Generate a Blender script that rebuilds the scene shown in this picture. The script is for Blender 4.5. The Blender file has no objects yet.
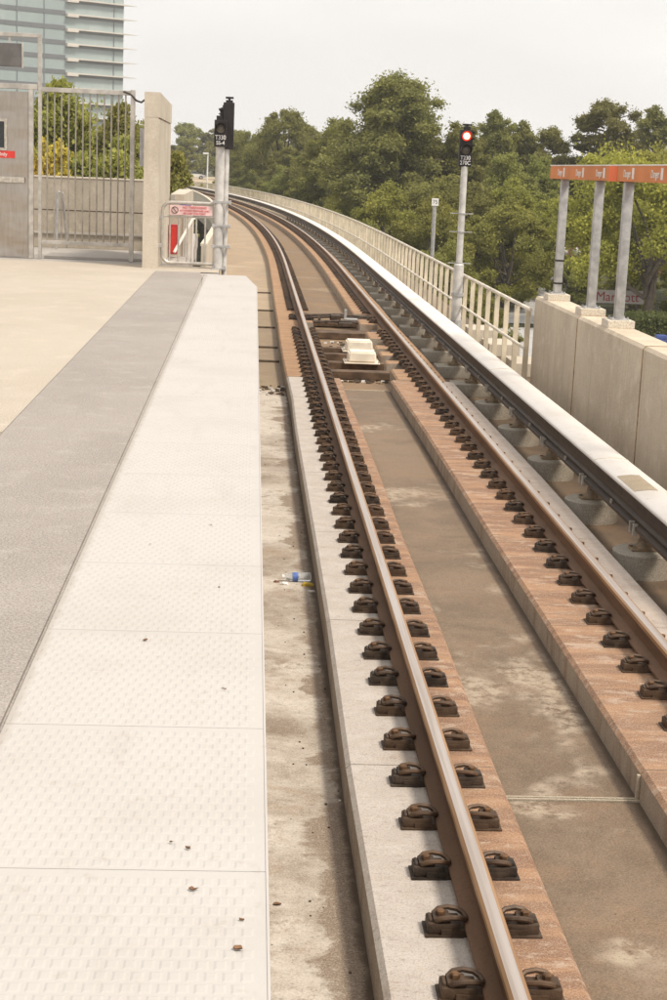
import bpy, bmesh, math, random
import numpy as np
from mathutils import Vector, Matrix, Euler
random.seed(7)
PI = math.pi
HAZE = .0005
scene = bpy.context.scene
COL = scene.collection
M = {}

# ------------------------------------------------------------------ helpers
class MB:
    def __init__(s):
        s.v = []; s.f = []; s.m = []
    def quad(s, pts, mi=0):
        b = len(s.v); s.v += [tuple(p) for p in pts]; s.f.append(tuple(range(b, b+len(pts)))); s.m.append(mi)
    def box(s, x0, x1, y0, y1, z0, z1, mi=0, bev=0.0, mat=None):
        if bev <= 0:
            b = len(s.v)
            p = [(x0,y0,z0),(x1,y0,z0),(x1,y1,z0),(x0,y1,z0),(x0,y0,z1),(x1,y0,z1),(x1,y1,z1),(x0,y1,z1)]
            if mat is not None: p = [tuple(mat @ Vector(q)) for q in p]
            s.v += p
            for f in ((0,3,2,1),(4,5,6,7),(0,1,5,4),(1,2,6,5),(2,3,7,6),(3,0,4,7)):
                s.f.append(tuple(b+i for i in f)); s.m.append(mi)
        else:
            bm = bmesh.new(); bmesh.ops.create_cube(bm, size=1)
            for v in bm.verts:
                v.co = Vector(((x0+x1)/2+v.co.x*(x1-x0), (y0+y1)/2+v.co.y*(y1-y0), (z0+z1)/2+v.co.z*(z1-z0)))
            bmesh.ops.bevel(bm, geom=bm.edges[:], offset=bev, segments=2, affect='EDGES', profile=.6)
            s.addbm(bm, mi, mat); bm.free()
        return s
    def addbm(s, bm, mi=0, mat=None):
        b = len(s.v); bm.verts.index_update()
        for v in bm.verts:
            s.v.append(tuple(mat @ v.co) if mat is not None else tuple(v.co))
        for f in bm.faces:
            s.f.append(tuple(b+v.index for v in f.verts)); s.m.append(mi)
    def tube(s, pts, r, n=8, mi=0, closed=False, cap=True):
        pts = [Vector(p) for p in pts]; N = len(pts)
        rr = r if isinstance(r, (list, tuple)) else [r]*N
        b = len(s.v)
        up = None
        for i in range(N):
            if closed: d = pts[(i+1) % N]-pts[i-1]
            else: d = pts[min(i+1, N-1)]-pts[max(i-1, 0)]
            d.normalize()
            if up is None:
                a = Vector((0,0,1)) if abs(d.z) < .9 else Vector((1,0,0))
                up = (a - d*a.dot(d)).normalized()
            else:
                up = (up - d*up.dot(d)).normalized()
            sd = d.cross(up)
            for k in range(n):
                t = 2*PI*k/n
                s.v.append(tuple(pts[i] + (up*math.cos(t)+sd*math.sin(t))*rr[i]))
        L = N if closed else N-1
        for i in range(L):
            j = (i+1) % N
            for k in range(n):
                k2 = (k+1) % n
                s.f.append((b+i*n+k, b+i*n+k2, b+j*n+k2, b+j*n+k)); s.m.append(mi)
        if cap and not closed:
            s.f.append(tuple(b+k for k in range(n))[::-1]); s.m.append(mi)
            s.f.append(tuple(b+(N-1)*n+k for k in range(n))); s.m.append(mi)
        return s
    def lathe(s, prof, c=(0,0,0), n=20, mi=0, mat=None):
        b = len(s.v)
        for (r, z) in prof:
            for k in range(n):
                t = 2*PI*k/n
                p = Vector((r*math.cos(t), r*math.sin(t), z))
                if mat is not None: p = mat @ p
                s.v.append(tuple(p+Vector(c)))
        for i in range(len(prof)-1):
            for k in range(n):
                k2 = (k+1) % n
                s.f.append((b+i*n+k, b+i*n+k2, b+(i+1)*n+k2, b+(i+1)*n+k)); s.m.append(mi)
        s.f.append(tuple(b+k for k in range(n))[::-1]); s.m.append(mi)
        s.f.append(tuple(b+(len(prof)-1)*n+k for k in range(n))); s.m.append(mi)
        return s
    def sweep(s, prof, ys, mis=None, fn=None, cap=True):
        # prof: closed polygon [(x,z)] counter-clockwise seen from -Y; ys: list of Y stations
        fn = fn or pt
        b = len(s.v); n = len(prof)
        for y in ys:
            for (x, z) in prof:
                p = fn(x, y); s.v.append((p[0], p[1], z))
        for i in range(len(ys)-1):
            for k in range(n):
                k2 = (k+1) % n
                s.f.append((b+i*n+k, b+i*n+k2, b+(i+1)*n+k2, b+(i+1)*n+k)); s.m.append(mis[k] if mis else 0)
        if cap:
            s.f.append(tuple(b+k for k in range(n))[::-1]); s.m.append(0)
            s.f.append(tuple(b+(len(ys)-1)*n+k for k in range(n))); s.m.append(0)
        return s
    def build(s, name, mats, parent=None, smooth=False, fix=True, auto=None):
        me = bpy.data.meshes.new(name)
        me.from_pydata(s.v, [], s.f)
        if not isinstance(mats, (list, tuple)): mats = [mats]
        for m in mats: me.materials.append(m)
        me.polygons.foreach_set('material_index', s.m)
        if fix:
            bm = bmesh.new(); bm.from_mesh(me); bmesh.ops.recalc_face_normals(bm, faces=bm.faces[:]); bm.to_mesh(me); bm.free()
        if smooth:
            me.polygons.foreach_set('use_smooth', [True]*len(me.polygons))
            me.set_sharp_from_angle(angle=math.radians(auto or 35))
        me.update()
        o = bpy.data.objects.new(name, me); COL.objects.link(o)
        if parent is not None:
            o.parent = parent
        return o

def thing(name, label, cat, loc=(0,0,0), rz=0, group=None):
    o = bpy.data.objects.new(name, None); COL.objects.link(o)
    o.location = loc; o.rotation_euler = (0,0,rz); o.empty_display_size = .1
    o['label'] = label; o['category'] = cat
    if group: o['group'] = group
    return o
def tag(o, label, cat, group=None):
    o['label'] = label; o['category'] = cat
    if group: o['group'] = group
    return o
def struct(o): o['kind'] = 'structure'; return o
def copy_tree(o, parent=None):
    c = o.copy(); COL.objects.link(c)
    if parent is not None: c.parent = parent
    for ch in list(o.children): copy_tree(ch, c)
    return c
def setorigin(o, loc):
    # move a world-space mesh object's origin to loc
    loc = Vector(loc); o.data.transform(Matrix.Translation(-loc)); o.location = loc; return o
def text(name, s, size, m, parent, mat4, extrude=.0015, sx=1.0, align='CENTER', bold=0.0):
    cu = bpy.data.curves.new(name, 'FONT'); cu.body = s; cu.size = size; cu.extrude = extrude
    cu.align_x = align; cu.align_y = 'CENTER'; cu.offset = bold
    o = bpy.data.objects.new(name, cu); COL.objects.link(o)
    bpy.context.view_layer.update()
    dg = bpy.context.evaluated_depsgraph_get()
    me = bpy.data.meshes.new_from_object(o.evaluated_get(dg))
    bpy.data.objects.remove(o)
    me.transform(Matrix.Diagonal((sx,1,1,1))); me.transform(mat4)
    me.materials.clear(); me.materials.append(m)
    r = bpy.data.objects.new(name, me); COL.objects.link(r); r.parent = parent
    return r
# text standing upright facing -Y (towards the camera); at position
def face_cam(x, y, z): return Matrix.Translation((x,y,z)) @ Matrix.Rotation(PI/2, 4, 'X')
# facing -X
def face_left(x, y, z): return Matrix.Translation((x,y,z)) @ Matrix.Rotation(-PI/2, 4, 'Z') @ Matrix.Rotation(PI/2, 4, 'X')

# track alignment: straight, then a curve to the left
S0, RAD = 43.0, 800.0
def pt(x, y):
    if y <= S0: return (x, y)
    a = (y-S0)/RAD
    return (-RAD+(RAD+x)*math.cos(a), S0+(RAD+x)*math.sin(a))
def heading(y): return 0 if y <= S0 else (y-S0)/RAD
def stations(y0, y1):
    ys = [y0]
    if y0 < S0 < y1: ys.append(S0)
    y = S0+3 if y1 > S0 else y1
    while y < y1-.5:
        if y > y0+.2: ys.append(y)
        y += 3
    ys.append(y1)
    return sorted(set(ys))

# ------------------------------------------------------------------ materials
class N:
    """tiny node helper"""
    def __init__(s, name):
        s.mat = bpy.data.materials.new(name); s.mat.use_nodes = True
        s.t = s.mat.node_tree; s.b = s.t.nodes['Principled BSDF']
        s.geo = s.t.nodes.new('ShaderNodeNewGeometry'); s.P = s.geo.outputs['Position']
        M[name] = s.mat
    def lk(s, a, b): s.t.links.new(a, b)
    def map(s, sc, src=None, rot=(0,0,0)):
        n = s.t.nodes.new('ShaderNodeMapping'); n.inputs['Scale'].default_value = sc; n.inputs['Rotation'].default_value = rot
        s.lk(src or s.P, n.inputs['Vector']); return n.outputs[0]
    def noise(s, scale, detail=6, rough=.6, src=None, dist=0):
        n = s.t.nodes.new('ShaderNodeTexNoise'); n.inputs['Scale'].default_value = scale
        n.inputs['Detail'].default_value = detail; n.inputs['Roughness'].default_value = rough; n.inputs['Distortion'].default_value = dist
        s.lk(src or s.P, n.inputs['Vector']); return n.outputs['Fac']
    def voro(s, scale, src=None, feat='F1'):
        n = s.t.nodes.new('ShaderNodeTexVoronoi'); n.inputs['Scale'].default_value = scale; n.feature = feat
        s.lk(src or s.P, n.inputs['Vector']); return n
    def ramp(s, fac, lo, hi, a=0., b=1.):
        n = s.t.nodes.new('ShaderNodeMapRange'); n.interpolation_type = 'SMOOTHSTEP'
        n.inputs[1].default_value = lo; n.inputs[2].default_value = hi; n.inputs[3].default_value = a; n.inputs[4].default_value = b
        s.lk(fac, n.inputs[0]); return n.outputs[0]
    def mix(s, fac, a, b, blend='MIX'):
        n = s.t.nodes.new('ShaderNodeMix'); n.data_type = 'RGBA'; n.blend_type = blend
        for sock, v in ((n.inputs[0], fac), (n.inputs[6], a), (n.inputs[7], b)):
            if isinstance(v, bpy.types.NodeSocket): s.lk(v, sock)
            elif isinstance(v, (int, float)): sock.default_value = v
            else: sock.default_value = (*v, 1)
        return n.outputs[2]
    def math(s, op, a, b=0.):
        n = s.t.nodes.new('ShaderNodeMath'); n.operation = op
        for sock, v in ((n.inputs[0], a), (n.inputs[1], b)):
            if isinstance(v, bpy.types.NodeSocket): s.lk(v, sock)
            else: sock.default_value = v
        return n.outputs[0]
    def xyz(s, src=None):
        n = s.t.nodes.new('ShaderNodeSeparateXYZ'); s.lk(src or s.P, n.inputs[0]); return n.outputs
    def bump(s, h, strength=.3, dist=.01):
        n = s.t.nodes.new('ShaderNodeBump'); n.inputs['Strength'].default_value = strength; n.inputs['Distance'].default_value = dist
        s.lk(h, n.inputs['Height']); s.lk(n.outputs[0], s.b.inputs['Normal']); return s
    def out(s, col, rough=.85, metal=0, spec=.3):
        if isinstance(col, bpy.types.NodeSocket): s.lk(col, s.b.inputs['Base Color'])
        else: s.b.inputs['Base Color'].default_value = (*col, 1)
        if isinstance(rough, bpy.types.NodeSocket): s.lk(rough, s.b.inputs['Roughness'])
        else: s.b.inputs['Roughness'].default_value = rough
        s.b.inputs['Metallic'].default_value = metal; s.b.inputs['Specular IOR Level'].default_value = spec
        return s.mat

def plain(name, c, rough=.6, metal=0, var=.12, sc=6, spec=.4, bump=0):
    n = N(name)
    f = n.noise(sc, 5)
    g = n.noise(sc*7, 4)
    d = tuple(v*(1-var*2) for v in c); l = tuple(min(1, v*(1+var)) for v in c)
    col = n.mix(n.ramp(f, .3, .7), d, l)
    col = n.mix(n.ramp(g, .55, .8, 0, .35), col, tuple(v*.6 for v in c))
    n.out(col, rough, metal, spec)
    if bump: n.bump(g, bump, .01)
    return n.mat

def concrete(name, base, dark, light, sc=1.0, speck=60, rough=.9, bump=.35, stain=.5, streak=None):
    gk = .16 if streak else .5
    n = N(name)
    big = n.noise(.55*sc, 7, .62, dist=.4); mid = n.noise(3.1*sc, 8, .65); fine = n.noise(speck, 3, .7); gr = n.noise(speck*4, 2, .6)
    c = n.mix(n.ramp(big, .35, .68), base, dark)
    c = n.mix(n.ramp(mid, .5, .72, 0, .75), c, light)
    c = n.mix(n.ramp(fine, .55, .75, 0, stain), c, tuple(v*.55 for v in dark))
    c = n.mix(n.ramp(gr, .3, .7, .0, .5), c, tuple(min(1, v*1.12) for v in light))
    gs = n.noise(max(speck*2.6, 60) if speck > 12 else speck*4, 3, .85); c = n.mix(n.ramp(gs, .51, .60, 0, gk), c, tuple(min(1, v*1.25) for v in light)); c = n.mix(n.ramp(gs, .48, .39, 0, gk), c, tuple(v*.55 for v in dark))
    if streak:
        st = n.noise(1, 6, .65, n.map(streak)); c = n.mix(n.ramp(st, .5, .75, 0, .6), c, dark)
    n.out(c, rough, 0, .25); h = n.math('ADD', n.math('MULTIPLY', fine, .6), gr); n.bump(h, bump, .006)
    return n.mat

concrete('tan_floor', (.46,.40,.33), (.385,.33,.262), (.535,.475,.40), 1.0, 36, stain=.5, bump=.35)
concrete('grey_band', (.325,.29,.262), (.255,.225,.20), (.40,.362,.33), 1.5, 40, stain=.65, bump=.45)
concrete('curb_grey', (.40,.37,.34), (.33,.3,.27), (.46,.43,.40), 1.5, 55, stain=.25)
concrete('pale_wall', (.56,.49,.40), (.42,.36,.28), (.64,.58,.49), 1.2, 25, stain=.3, streak=(3,3,.35))
concrete('barrier_wall', (.60,.51,.39), (.42,.34,.245), (.70,.61,.49), 1.3, 30, stain=.4, streak=(12,12,.5))
concrete('back_wall', (.42,.37,.30), (.29,.25,.195), (.52,.46,.38), 1.6, 25, stain=.4, streak=(4,4,.5))
concrete('pedestal_conc', (.34,.305,.25), (.22,.185,.14), (.44,.40,.34), 3, 45, stain=.8)
concrete('far_deck', (.47,.37,.25), (.36,.27,.175), (.56,.46,.33), 1.2, 40, stain=.3, streak=(.5,5,1))
concrete('cap_conc', (.62,.55,.45), (.5,.43,.33), (.7,.64,.54), 1.5, 30, stain=.3)
concrete('street', (.45,.44,.43), (.36,.35,.34), (.5,.49,.48), .3, 5, stain=.2)
concrete('brick_red', (.25,.13,.09), (.18,.09,.06), (.3,.17,.12), 2, 10)

# tactile edge strip: nearly white, faint grime
n = N('tactile_white')
a = n.noise(1.3, 6, .6); b = n.noise(14, 5, .7); c = n.mix(n.ramp(a, .4, .7, 0, .8), (.50,.475,.45), (.465,.437,.41))
c = n.mix(n.ramp(b, .56, .78, 0, .5), c, (.36,.315,.27))
sc_ = n.noise(1, 6, .7, n.map((5, .9, 1))); c = n.mix(n.ramp(sc_, .54, .72, 0, .28), c, (.36,.33,.30))
x, y, z = n.xyz(); ed = n.ramp(n.math('ADD', x, n.math('MULTIPLY', n.noise(9, 5), .05)), -.635, -.60, .5, 0); c = n.mix(ed, c, (.33,.28,.235))
n.out(c, .8, 0, .25); n.bump(n.noise(120, 3), .3, .003)

# trackbed between the rails
def bed(name, base, dark, pale, palex=.6, damp=False, far=False):
    n = N(name); gk = .22 if damp else .34; x, y, z = n.xyz()
    big = n.noise(.9, 8, .68, dist=.6); mid = n.noise(4, 8, .68); fine = n.noise(55, 3, .7); gr = n.noise(210, 2, .6)
    st = n.noise(1, 7, .65, n.map((1.2, 3.2, 1)))
    c = n.mix(n.ramp(big, .38, .62), base, dark)
    c = n.mix(n.ramp(mid, .45, .7, 0, .45), c, tuple(v*1.18 for v in base))
    if not damp: c = n.mix(n.math('MULTIPLY', n.ramp(n.noise(1.7, 7, .7, dist=.5), .50, .60), .3), c, (.27,.165,.095))
    else: c = n.mix(n.math('MULTIPLY', n.ramp(n.noise(2.3, 8, .75, dist=.6), .53, .60), .55), c, (.33,.24,.155))
    # salt bloom patches
    bl = n.math('MULTIPLY', n.ramp(n.noise(.75, 4, .6, dist=.3), palex-.02, palex+.07), n.ramp(n.noise(13, 7, .75), .38, .56))
    c = n.mix(n.math('MULTIPLY', bl, .75), c, pale)
    if damp:
        e = n.math('ADD', x, n.math('MULTIPLY', n.math('SUBTRACT', n.noise(1.1, 8, .7, dist=.5), .5), 1.15))
        m = n.ramp(e, .37, .44)
        c = n.mix(n.math('MULTIPLY', m, .95), c, dark)
        e2 = n.ramp(n.math('ADD', e, n.math('MULTIPLY', n.noise(30, 3), .12)), .33, .43)
        c = n.mix(n.math('MULTIPLY', n.math('SUBTRACT', e2, m), .4), c, (.47,.415,.35))
    c = n.mix(n.ramp(fine, .55, .75, 0, .5), c, tuple(v*.55 for v in dark))
    c = n.mix(n.ramp(gr, .3, .7, 0, .3), c, tuple(v*1.3 for v in base))
    c = n.mix(n.ramp(st, .55, .7, 0, .15 if damp else .35), c, tuple(v*.75 for v in dark))
    sp = n.voro(9); c = n.mix(n.ramp(sp.outputs['Distance'], .03, .06, .7, 0), c, tuple(v*.4 for v in dark))
    gs = n.noise(100, 3, .85); c = n.mix(n.ramp(gs, .51, .60, 0, gk), c, tuple(min(1, v*1.6) for v in base)); c = n.mix(n.ramp(gs, .48, .39, 0, gk), c, tuple(v*.5 for v in dark))
    g2 = n.noise(28, 6, .8); c = n.mix(n.ramp(g2, .55, .68, 0, .4), c, tuple(min(1, v*1.5) for v in base)); c = n.mix(n.ramp(g2, .45, .34, 0, .4), c, tuple(v*.6 for v in dark))
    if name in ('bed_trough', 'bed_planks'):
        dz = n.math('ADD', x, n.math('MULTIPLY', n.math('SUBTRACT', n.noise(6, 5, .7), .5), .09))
        c = n.mix(n.ramp(dz, .475, .515, 0, .85), c, (.085,.060,.040))  # dirt line with contact shadow painted in along the left plinth foot
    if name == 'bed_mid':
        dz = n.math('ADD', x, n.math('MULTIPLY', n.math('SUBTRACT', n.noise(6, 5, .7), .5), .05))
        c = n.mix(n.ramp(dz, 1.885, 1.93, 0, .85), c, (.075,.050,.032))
    n.out(c, n.ramp(big, .35, .65, .9, .62), 0, .3); n.bump(n.math('ADD', fine, gr), .3, .005)
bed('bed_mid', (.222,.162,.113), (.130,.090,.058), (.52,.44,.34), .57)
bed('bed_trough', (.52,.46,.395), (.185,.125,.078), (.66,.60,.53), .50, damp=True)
bed('bed_right', (.15,.108,.073), (.10,.07,.046), (.26,.21,.16), .62)
bed('bed_far', (.235,.160,.096), (.150,.098,.056), (.34,.28,.20), .60)
bed('bed_tan', (.40,.31,.215), (.27,.195,.125), (.48,.40,.30), .6)
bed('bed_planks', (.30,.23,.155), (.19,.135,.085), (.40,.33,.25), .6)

# plinths: rail-dust stained concrete
def plinth(name, mode):
    n = N(name); x, y, z = n.xyz()
    str_ = n.noise(1, 6, .62, n.map((1.6, 8.5, 1))); mid = n.noise(5, 8, .72); fine = n.noise(70, 3, .7); gr = n.noise(240, 2, .6)
    rust = n.mix(n.ramp(str_, .38, .58), (.37,.185,.082), (.20,.082,.031))
    rust = n.mix(n.ramp(n.noise(1, 8, .75, n.map((4, 9, 4))), .53, .61, 0, .7), rust, (.50,.375,.28))
    rust = n.mix(n.ramp(n.noise(1.2, 5), .45, .65, 0, .35), rust, (.30,.17,.09))
    grey = n.mix(n.ramp(mid, .4, .68), (.50,.455,.415), (.60,.56,.52))
    grey = n.mix(n.ramp(n.noise(1, 6, .6, n.map((3, 6, 1))), .54, .72, 0, .4), grey, (.35,.26,.19))
    farc = n.mix(n.ramp(str_, .38, .60), (.42,.225,.088), (.25,.115,.042))
    farc = n.mix(n.ramp(mid, .5, .72, 0, .4), farc, (.44,.28,.15))
    wob = n.math('MULTIPLY', n.math('SUBTRACT', n.noise(7, 5), .5), .16)
    xx = n.math('ADD', x, wob)
    if mode == 'left': side = n.ramp(xx, .86, .95)          # grey outside, rust inside
    else: side = n.ramp(xx, 2.40, 2.54, 1, .22)
    near = n.mix(side, grey, rust)
    c = n.mix(n.ramp(y, 20.95, 20.99), near, farc)
    # bare concrete on the vertical sides, rust running down in places
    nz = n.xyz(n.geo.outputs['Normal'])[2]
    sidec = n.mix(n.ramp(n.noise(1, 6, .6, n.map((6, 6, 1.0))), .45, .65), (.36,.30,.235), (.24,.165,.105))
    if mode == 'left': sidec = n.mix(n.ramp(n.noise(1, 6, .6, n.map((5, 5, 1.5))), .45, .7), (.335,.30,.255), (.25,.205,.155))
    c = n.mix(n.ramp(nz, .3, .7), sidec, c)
    gs = n.noise(105, 3, .85); c = n.mix(n.ramp(gs, .51, .60, 0, .34), c, (.62,.52,.43)); c = n.mix(n.ramp(gs, .48, .39, 0, .4), c, (.13,.065,.036))
    g2 = n.noise(1, 6, .8, n.map((14, 26, 14))); c = n.mix(n.ramp(g2, .54, .66, 0, .45), c, (.54,.42,.32)); c = n.mix(n.ramp(g2, .46, .34, 0, .4), c, (.20,.11,.06))
    c = n.mix(n.ramp(fine, .55, .75, 0, .45), c, (.16,.10,.065))
    c = n.mix(n.ramp(gr, .35, .7, 0, .35), c, (.50,.44,.38))
    n.out(c, .9, 0, .25); n.bump(n.math('ADD', fine, gr), .4, .006)
plinth('plinth_left', 'left'); plinth('plinth_right', 'right')
concrete('seal', (.44,.37,.28), (.30,.24,.17), (.52,.46,.37), 3, 60)

def vary(nm, k):
    m_ = M[nm]; t_ = m_.node_tree; b_ = t_.nodes['Principled BSDF']; src = b_.inputs['Base Color'].links[0].from_socket
    oi = t_.nodes.new('ShaderNodeObjectInfo'); mx_ = t_.nodes.new('ShaderNodeMix'); mx_.data_type = 'RGBA'
    mr = t_.nodes.new('ShaderNodeMapRange'); mr.inputs[3].default_value = 0; mr.inputs[4].default_value = k; t_.links.new(oi.outputs['Random'], mr.inputs[0])
    t_.links.new(mr.outputs[0], mx_.inputs[0]); t_.links.new(src, mx_.inputs[6]); mx_.inputs[7].default_value = (.15,.085,.045,1); t_.links.new(mx_.outputs[2], b_.inputs['Base Color'])
# rails
n = N('rail_rust'); a = n.noise(1, 6, .6, n.map((3, .8, 9))); b = n.noise(60, 4, .7)
c = n.mix(n.ramp(a, .35, .68), (.13,.072,.040), (.19,.11,.065)); c = n.mix(n.ramp(b, .5, .7, 0, .5), c, (.085,.048,.03)); n.out(c, .75, 0, .3); n.bump(b, .3, .002)
n = N('rail_gauge'); b = n.noise(1, 5, .6, n.map((8, .7, 8))); n.out(n.mix(n.ramp(b, .35, .7), (.42,.25,.13), (.30,.17,.09)), .45, .3, .5)
n = N('rail_top'); b = n.noise(1, 5, .6, n.map((40, .6, 5))); x, y, z = n.xyz()
n.out(n.mix(n.ramp(b, .35, .7), (.70,.61,.54), (.54,.45,.38)), n.ramp(b, .3, .7, .28, .42), 1.0, .5)
plain('clip_iron', (.060,.042,.030), .65, .15, .35, 14, bump=.4)
plain('clip_loop', (.095,.062,.042), .55, .3, .2, 30)
vary('clip_iron', .45); vary('clip_loop', .6)
plain('bolt_rust', (.15,.078,.036), .7, .1, .25, 40)
plain('gear_brown', (.085,.058,.042), .6, .2, .3, 14, bump=.3)
plain('joint_brown', (.33,.20,.09), .9, 0, .3, 12)
plain('dark_steel', (.055,.040,.030), .5, .3, .25, 12, bump=.2)
plain('brown_beam', (.13,.08,.048), .8, 0, .25, 6, bump=.3)
n = N('third_rail'); x, y, z = n.xyz(); b = n.noise(1, 5, .6, n.map((6, 1.2, 14)))
n.out(n.mix(n.ramp(b, .35, .7), (.060,.044,.034), (.095,.068,.050)), .5, .2, .4)
n = N('cover_white'); a = n.noise(1.6, 7, .65); b = n.noise(18, 5, .7); c = n.mix(n.ramp(a, .42, .7, 0, .7), (.74,.70,.655), (.65,.60,.54))
c = n.mix(n.ramp(b, .58, .72, 0, .5), c, (.45,.37,.28)); c = n.mix(n.ramp(n.noise(1, 7, .7, n.map((9, .5, 1))), .55, .7, 0, .4), c, (.50,.44,.37)); n.out(c, .6, 0, .3)
concrete('cover_patch', (.42,.34,.24), (.33,.25,.17), (.5,.42,.31), 4, 60)
plain('insulator', (.26,.19,.12), .4, 0, .2, 20)
plain('clamp_light', (.52,.48,.42), .45, .4, .15, 20)
plain('rail_cream', (.74,.67,.56), .55, 0, .1, 3)
plain('rail_cream_bar', (.72,.63,.48), .6, 0, .12, 2)
plain('galv', (.47,.46,.45), .5, .35, .12, 9)
plain('galv_warm', (.52,.485,.44), .45, .45, .12, 7)
plain('galv_dark', (.37,.335,.29), .45, .4, .12, 7)
plain('pole_grey', (.64,.62,.59), .55, .15, .12, 5)
plain('black_paint', (.022,.018,.017), .55, 0, .2, 14)
plain('lens_dark', (.16,.14,.115), .2, 0, .1, 10)
plain('white_letter', (.72,.70,.68), .6, 0, .05, 10)
plain('orange_fascia', (.62,.20,.055), .5, 0, .08, 1.5)
plain('orange_bright', (.85,.14,.025), .45, 0, .05, 3)
plain('fascia_top', (.78,.72,.66), .5, 0, .05, 3)
plain('logo_white', (.80,.72,.66), .6, 0, .05, 8)
plain('sign_pink', (.80,.55,.53), .5, 0, .1, 8)
plain('sign_red', (.66,.045,.035), .45, 0, .06, 8)
plain('sign_pinkred', (.66,.16,.17), .5, 0, .1, 8)
plain('sign_blue', (.05,.06,.33), .5, 0, .1, 8)
plain('ext_red', (.48,.035,.045), .4, 0, .1, 8)
plain('box_cream', (.82,.73,.60), .6, 0, .08, 5)
plain('grey_panel', (.155,.145,.14), .5, .2, .1, 4)
plain('seam_dark', (.10,.07,.045), .9, 0, .2, 12)
plain('marriott_red', (.28,.03,.035), .6, 0, .05, 5)
plain('sign_pale', (.42,.39,.37), .6, 0, .05, 5)
plain('beige_bldg', (.52,.40,.30), .9, 0, .1, 1.2)
plain('roof_dark', (.10,.075,.06), .9, 0, .1, 1.2)
plain('glass_dark', (.03,.035,.035), .1, 0, .1, 1)
plain('car_white', (.72,.72,.70), .3, 0, .03, 2)
plain('car_maroon', (.22,.04,.035), .3, 0, .03, 2)
plain('tyre', (.02,.02,.02), .8, 0, .1, 9)
plain('globe_white', (.85,.83,.8), .3, 0, .02, 2)
plain('bottle_blue', (.10,.18,.50), .4, 0, .15, 60)
plain('wrapper_yellow', (.62,.43,.05), .4, 0, .2, 60)
plain('wrapper_brown', (.20,.09,.06), .5, 0, .2, 60)
plain('wrapper_white', (.8,.78,.75), .5, 0, .05, 60)
plain('dead_leaf', (.19,.10,.05), .8, 0, .25, 60)
plain('green_leaf', (.22,.24,.05), .7, 0, .2, 60)
plain('street_blue', (.06,.10,.30), .4, 0, .1, 4)
plain('street_red', (.42,.06,.05), .4, 0, .1, 4)
plain('dark_red', (.25,.05,.04), .5, 0, .1, 4)

n = N('stainless'); w = n.noise(1, 2, .4, n.map((1.3, 1, 2.6))); b = n.noise(1, 4, .6, n.map((25, 25, 3)))
n.out(n.mix(n.ramp(b, .3, .7), (.45,.405,.36), (.39,.35,.305)), n.ramp(w, .35, .65, .28, .42), .95, .5); n.bump(w, .6, .08)
n = N('clear_plastic'); n.out((.85,.88,.9), .12, 0, .6); n.b.inputs['Transmission Weight'].default_value = .75; n.b.inputs['IOR'].default_value = 1.2
def emis(name, c, e, st):
    m = plain(name, c, .3); b = m.node_tree.nodes['Principled BSDF']
    b.inputs['Emission Color'].default_value = (*e, 1); b.inputs['Emission Strength'].default_value = st; return m
emis('lamp_core', (.9,.7,.4), (1, .80, .42), 2.2)
emis('lamp_red', (.6,.02,.02), (1, .03, .015), 1.4)

n = N('tower_glass'); x, y, z = n.xyz(); v = n.noise(.06, 4); w = n.noise(.5, 2, .5, n.map((1, 1, .2)))
n.out(n.mix(n.ramp(v, .3, .7), (.34,.41,.40), (.42,.49,.48)), .3, 0, .4)
n.out(n.mix(n.ramp(w, .4, .6, 0, .25), n.mix(n.ramp(v, .3, .7), (.33,.40,.395), (.41,.475,.465)), (.29,.35,.35)), .35, 0, .35)
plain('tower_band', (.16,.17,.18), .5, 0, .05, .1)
plain('tower_fin', (.70,.64,.57), .6, 0, .05, .1)
plain('tower_mullion', (.17,.21,.22), .5, 0, .05, .1)

def leafmat(name, a, b, c3, tr=.25):
    n = N(name)
    oi = n.t.nodes.new('ShaderNodeObjectInfo'); at_ = n.t.nodes.new('ShaderNodeAttribute'); at_.attribute_name = 'tone'
    big = n.noise(.35, 4, .6)
    c = n.mix(at_.outputs['Fac'], a, b)
    c = n.mix(n.ramp(big, .42, .66, 0, .7), c, c3)
    hs = n.t.nodes.new('ShaderNodeHueSaturation'); n.lk(c, hs.inputs['Color'])
    n.lk(n.math('ADD', .85, n.math('MULTIPLY', oi.outputs['Random'], .3)), hs.inputs['Value'])
    n.lk(n.math('ADD', .49, n.math('MULTIPLY', oi.outputs['Random'], .022)), hs.inputs['Hue'])
    n.out(hs.outputs[0], .65, 0, .25)
    tb = n.t.nodes.new('ShaderNodeBsdfTranslucent'); n.lk(hs.outputs[0], tb.inputs[0])
    ms = n.t.nodes.new('ShaderNodeMixShader'); ms.inputs[0].default_value = tr
    o = n.t.nodes['Material Output']; n.lk(n.b.outputs[0], ms.inputs[1]); n.lk(tb.outputs[0], ms.inputs[2]); n.lk(ms.outputs[0], o.inputs['Surface'])
leafmat('pine_leaf', (.215,.215,.062), (.33,.31,.10), (.165,.172,.056), .4)
leafmat('dark_leaf', (.21,.228,.058), (.33,.32,.088), (.26,.25,.064), .4)
leafmat('mid_leaf', (.28,.29,.062), (.41,.38,.09), (.235,.245,.06), .4)
leafmat('yellow_leaf', (.33,.32,.058), (.44,.40,.08), (.28,.27,.058), .4)
leafmat('gold_leaf', (.58,.50,.07), (.66,.56,.10), (.62,.38,.10), .35)
leafmat('hedge_leaf', (.095,.12,.035), (.16,.185,.055), (.11,.13,.04), .3)
plain('bark', (.14,.115,.09), .9, 0, .2, 3, bump=.4)
n = N('grass_ground'); a = n.noise(.08, 6); b = n.noise(1.5, 6, .7)
n.out(n.mix(n.ramp(b, .4, .65), n.mix(n.ramp(a, .4, .6), (.06,.07,.03), (.10,.10,.045)), (.05,.045,.03)), .95)

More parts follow.
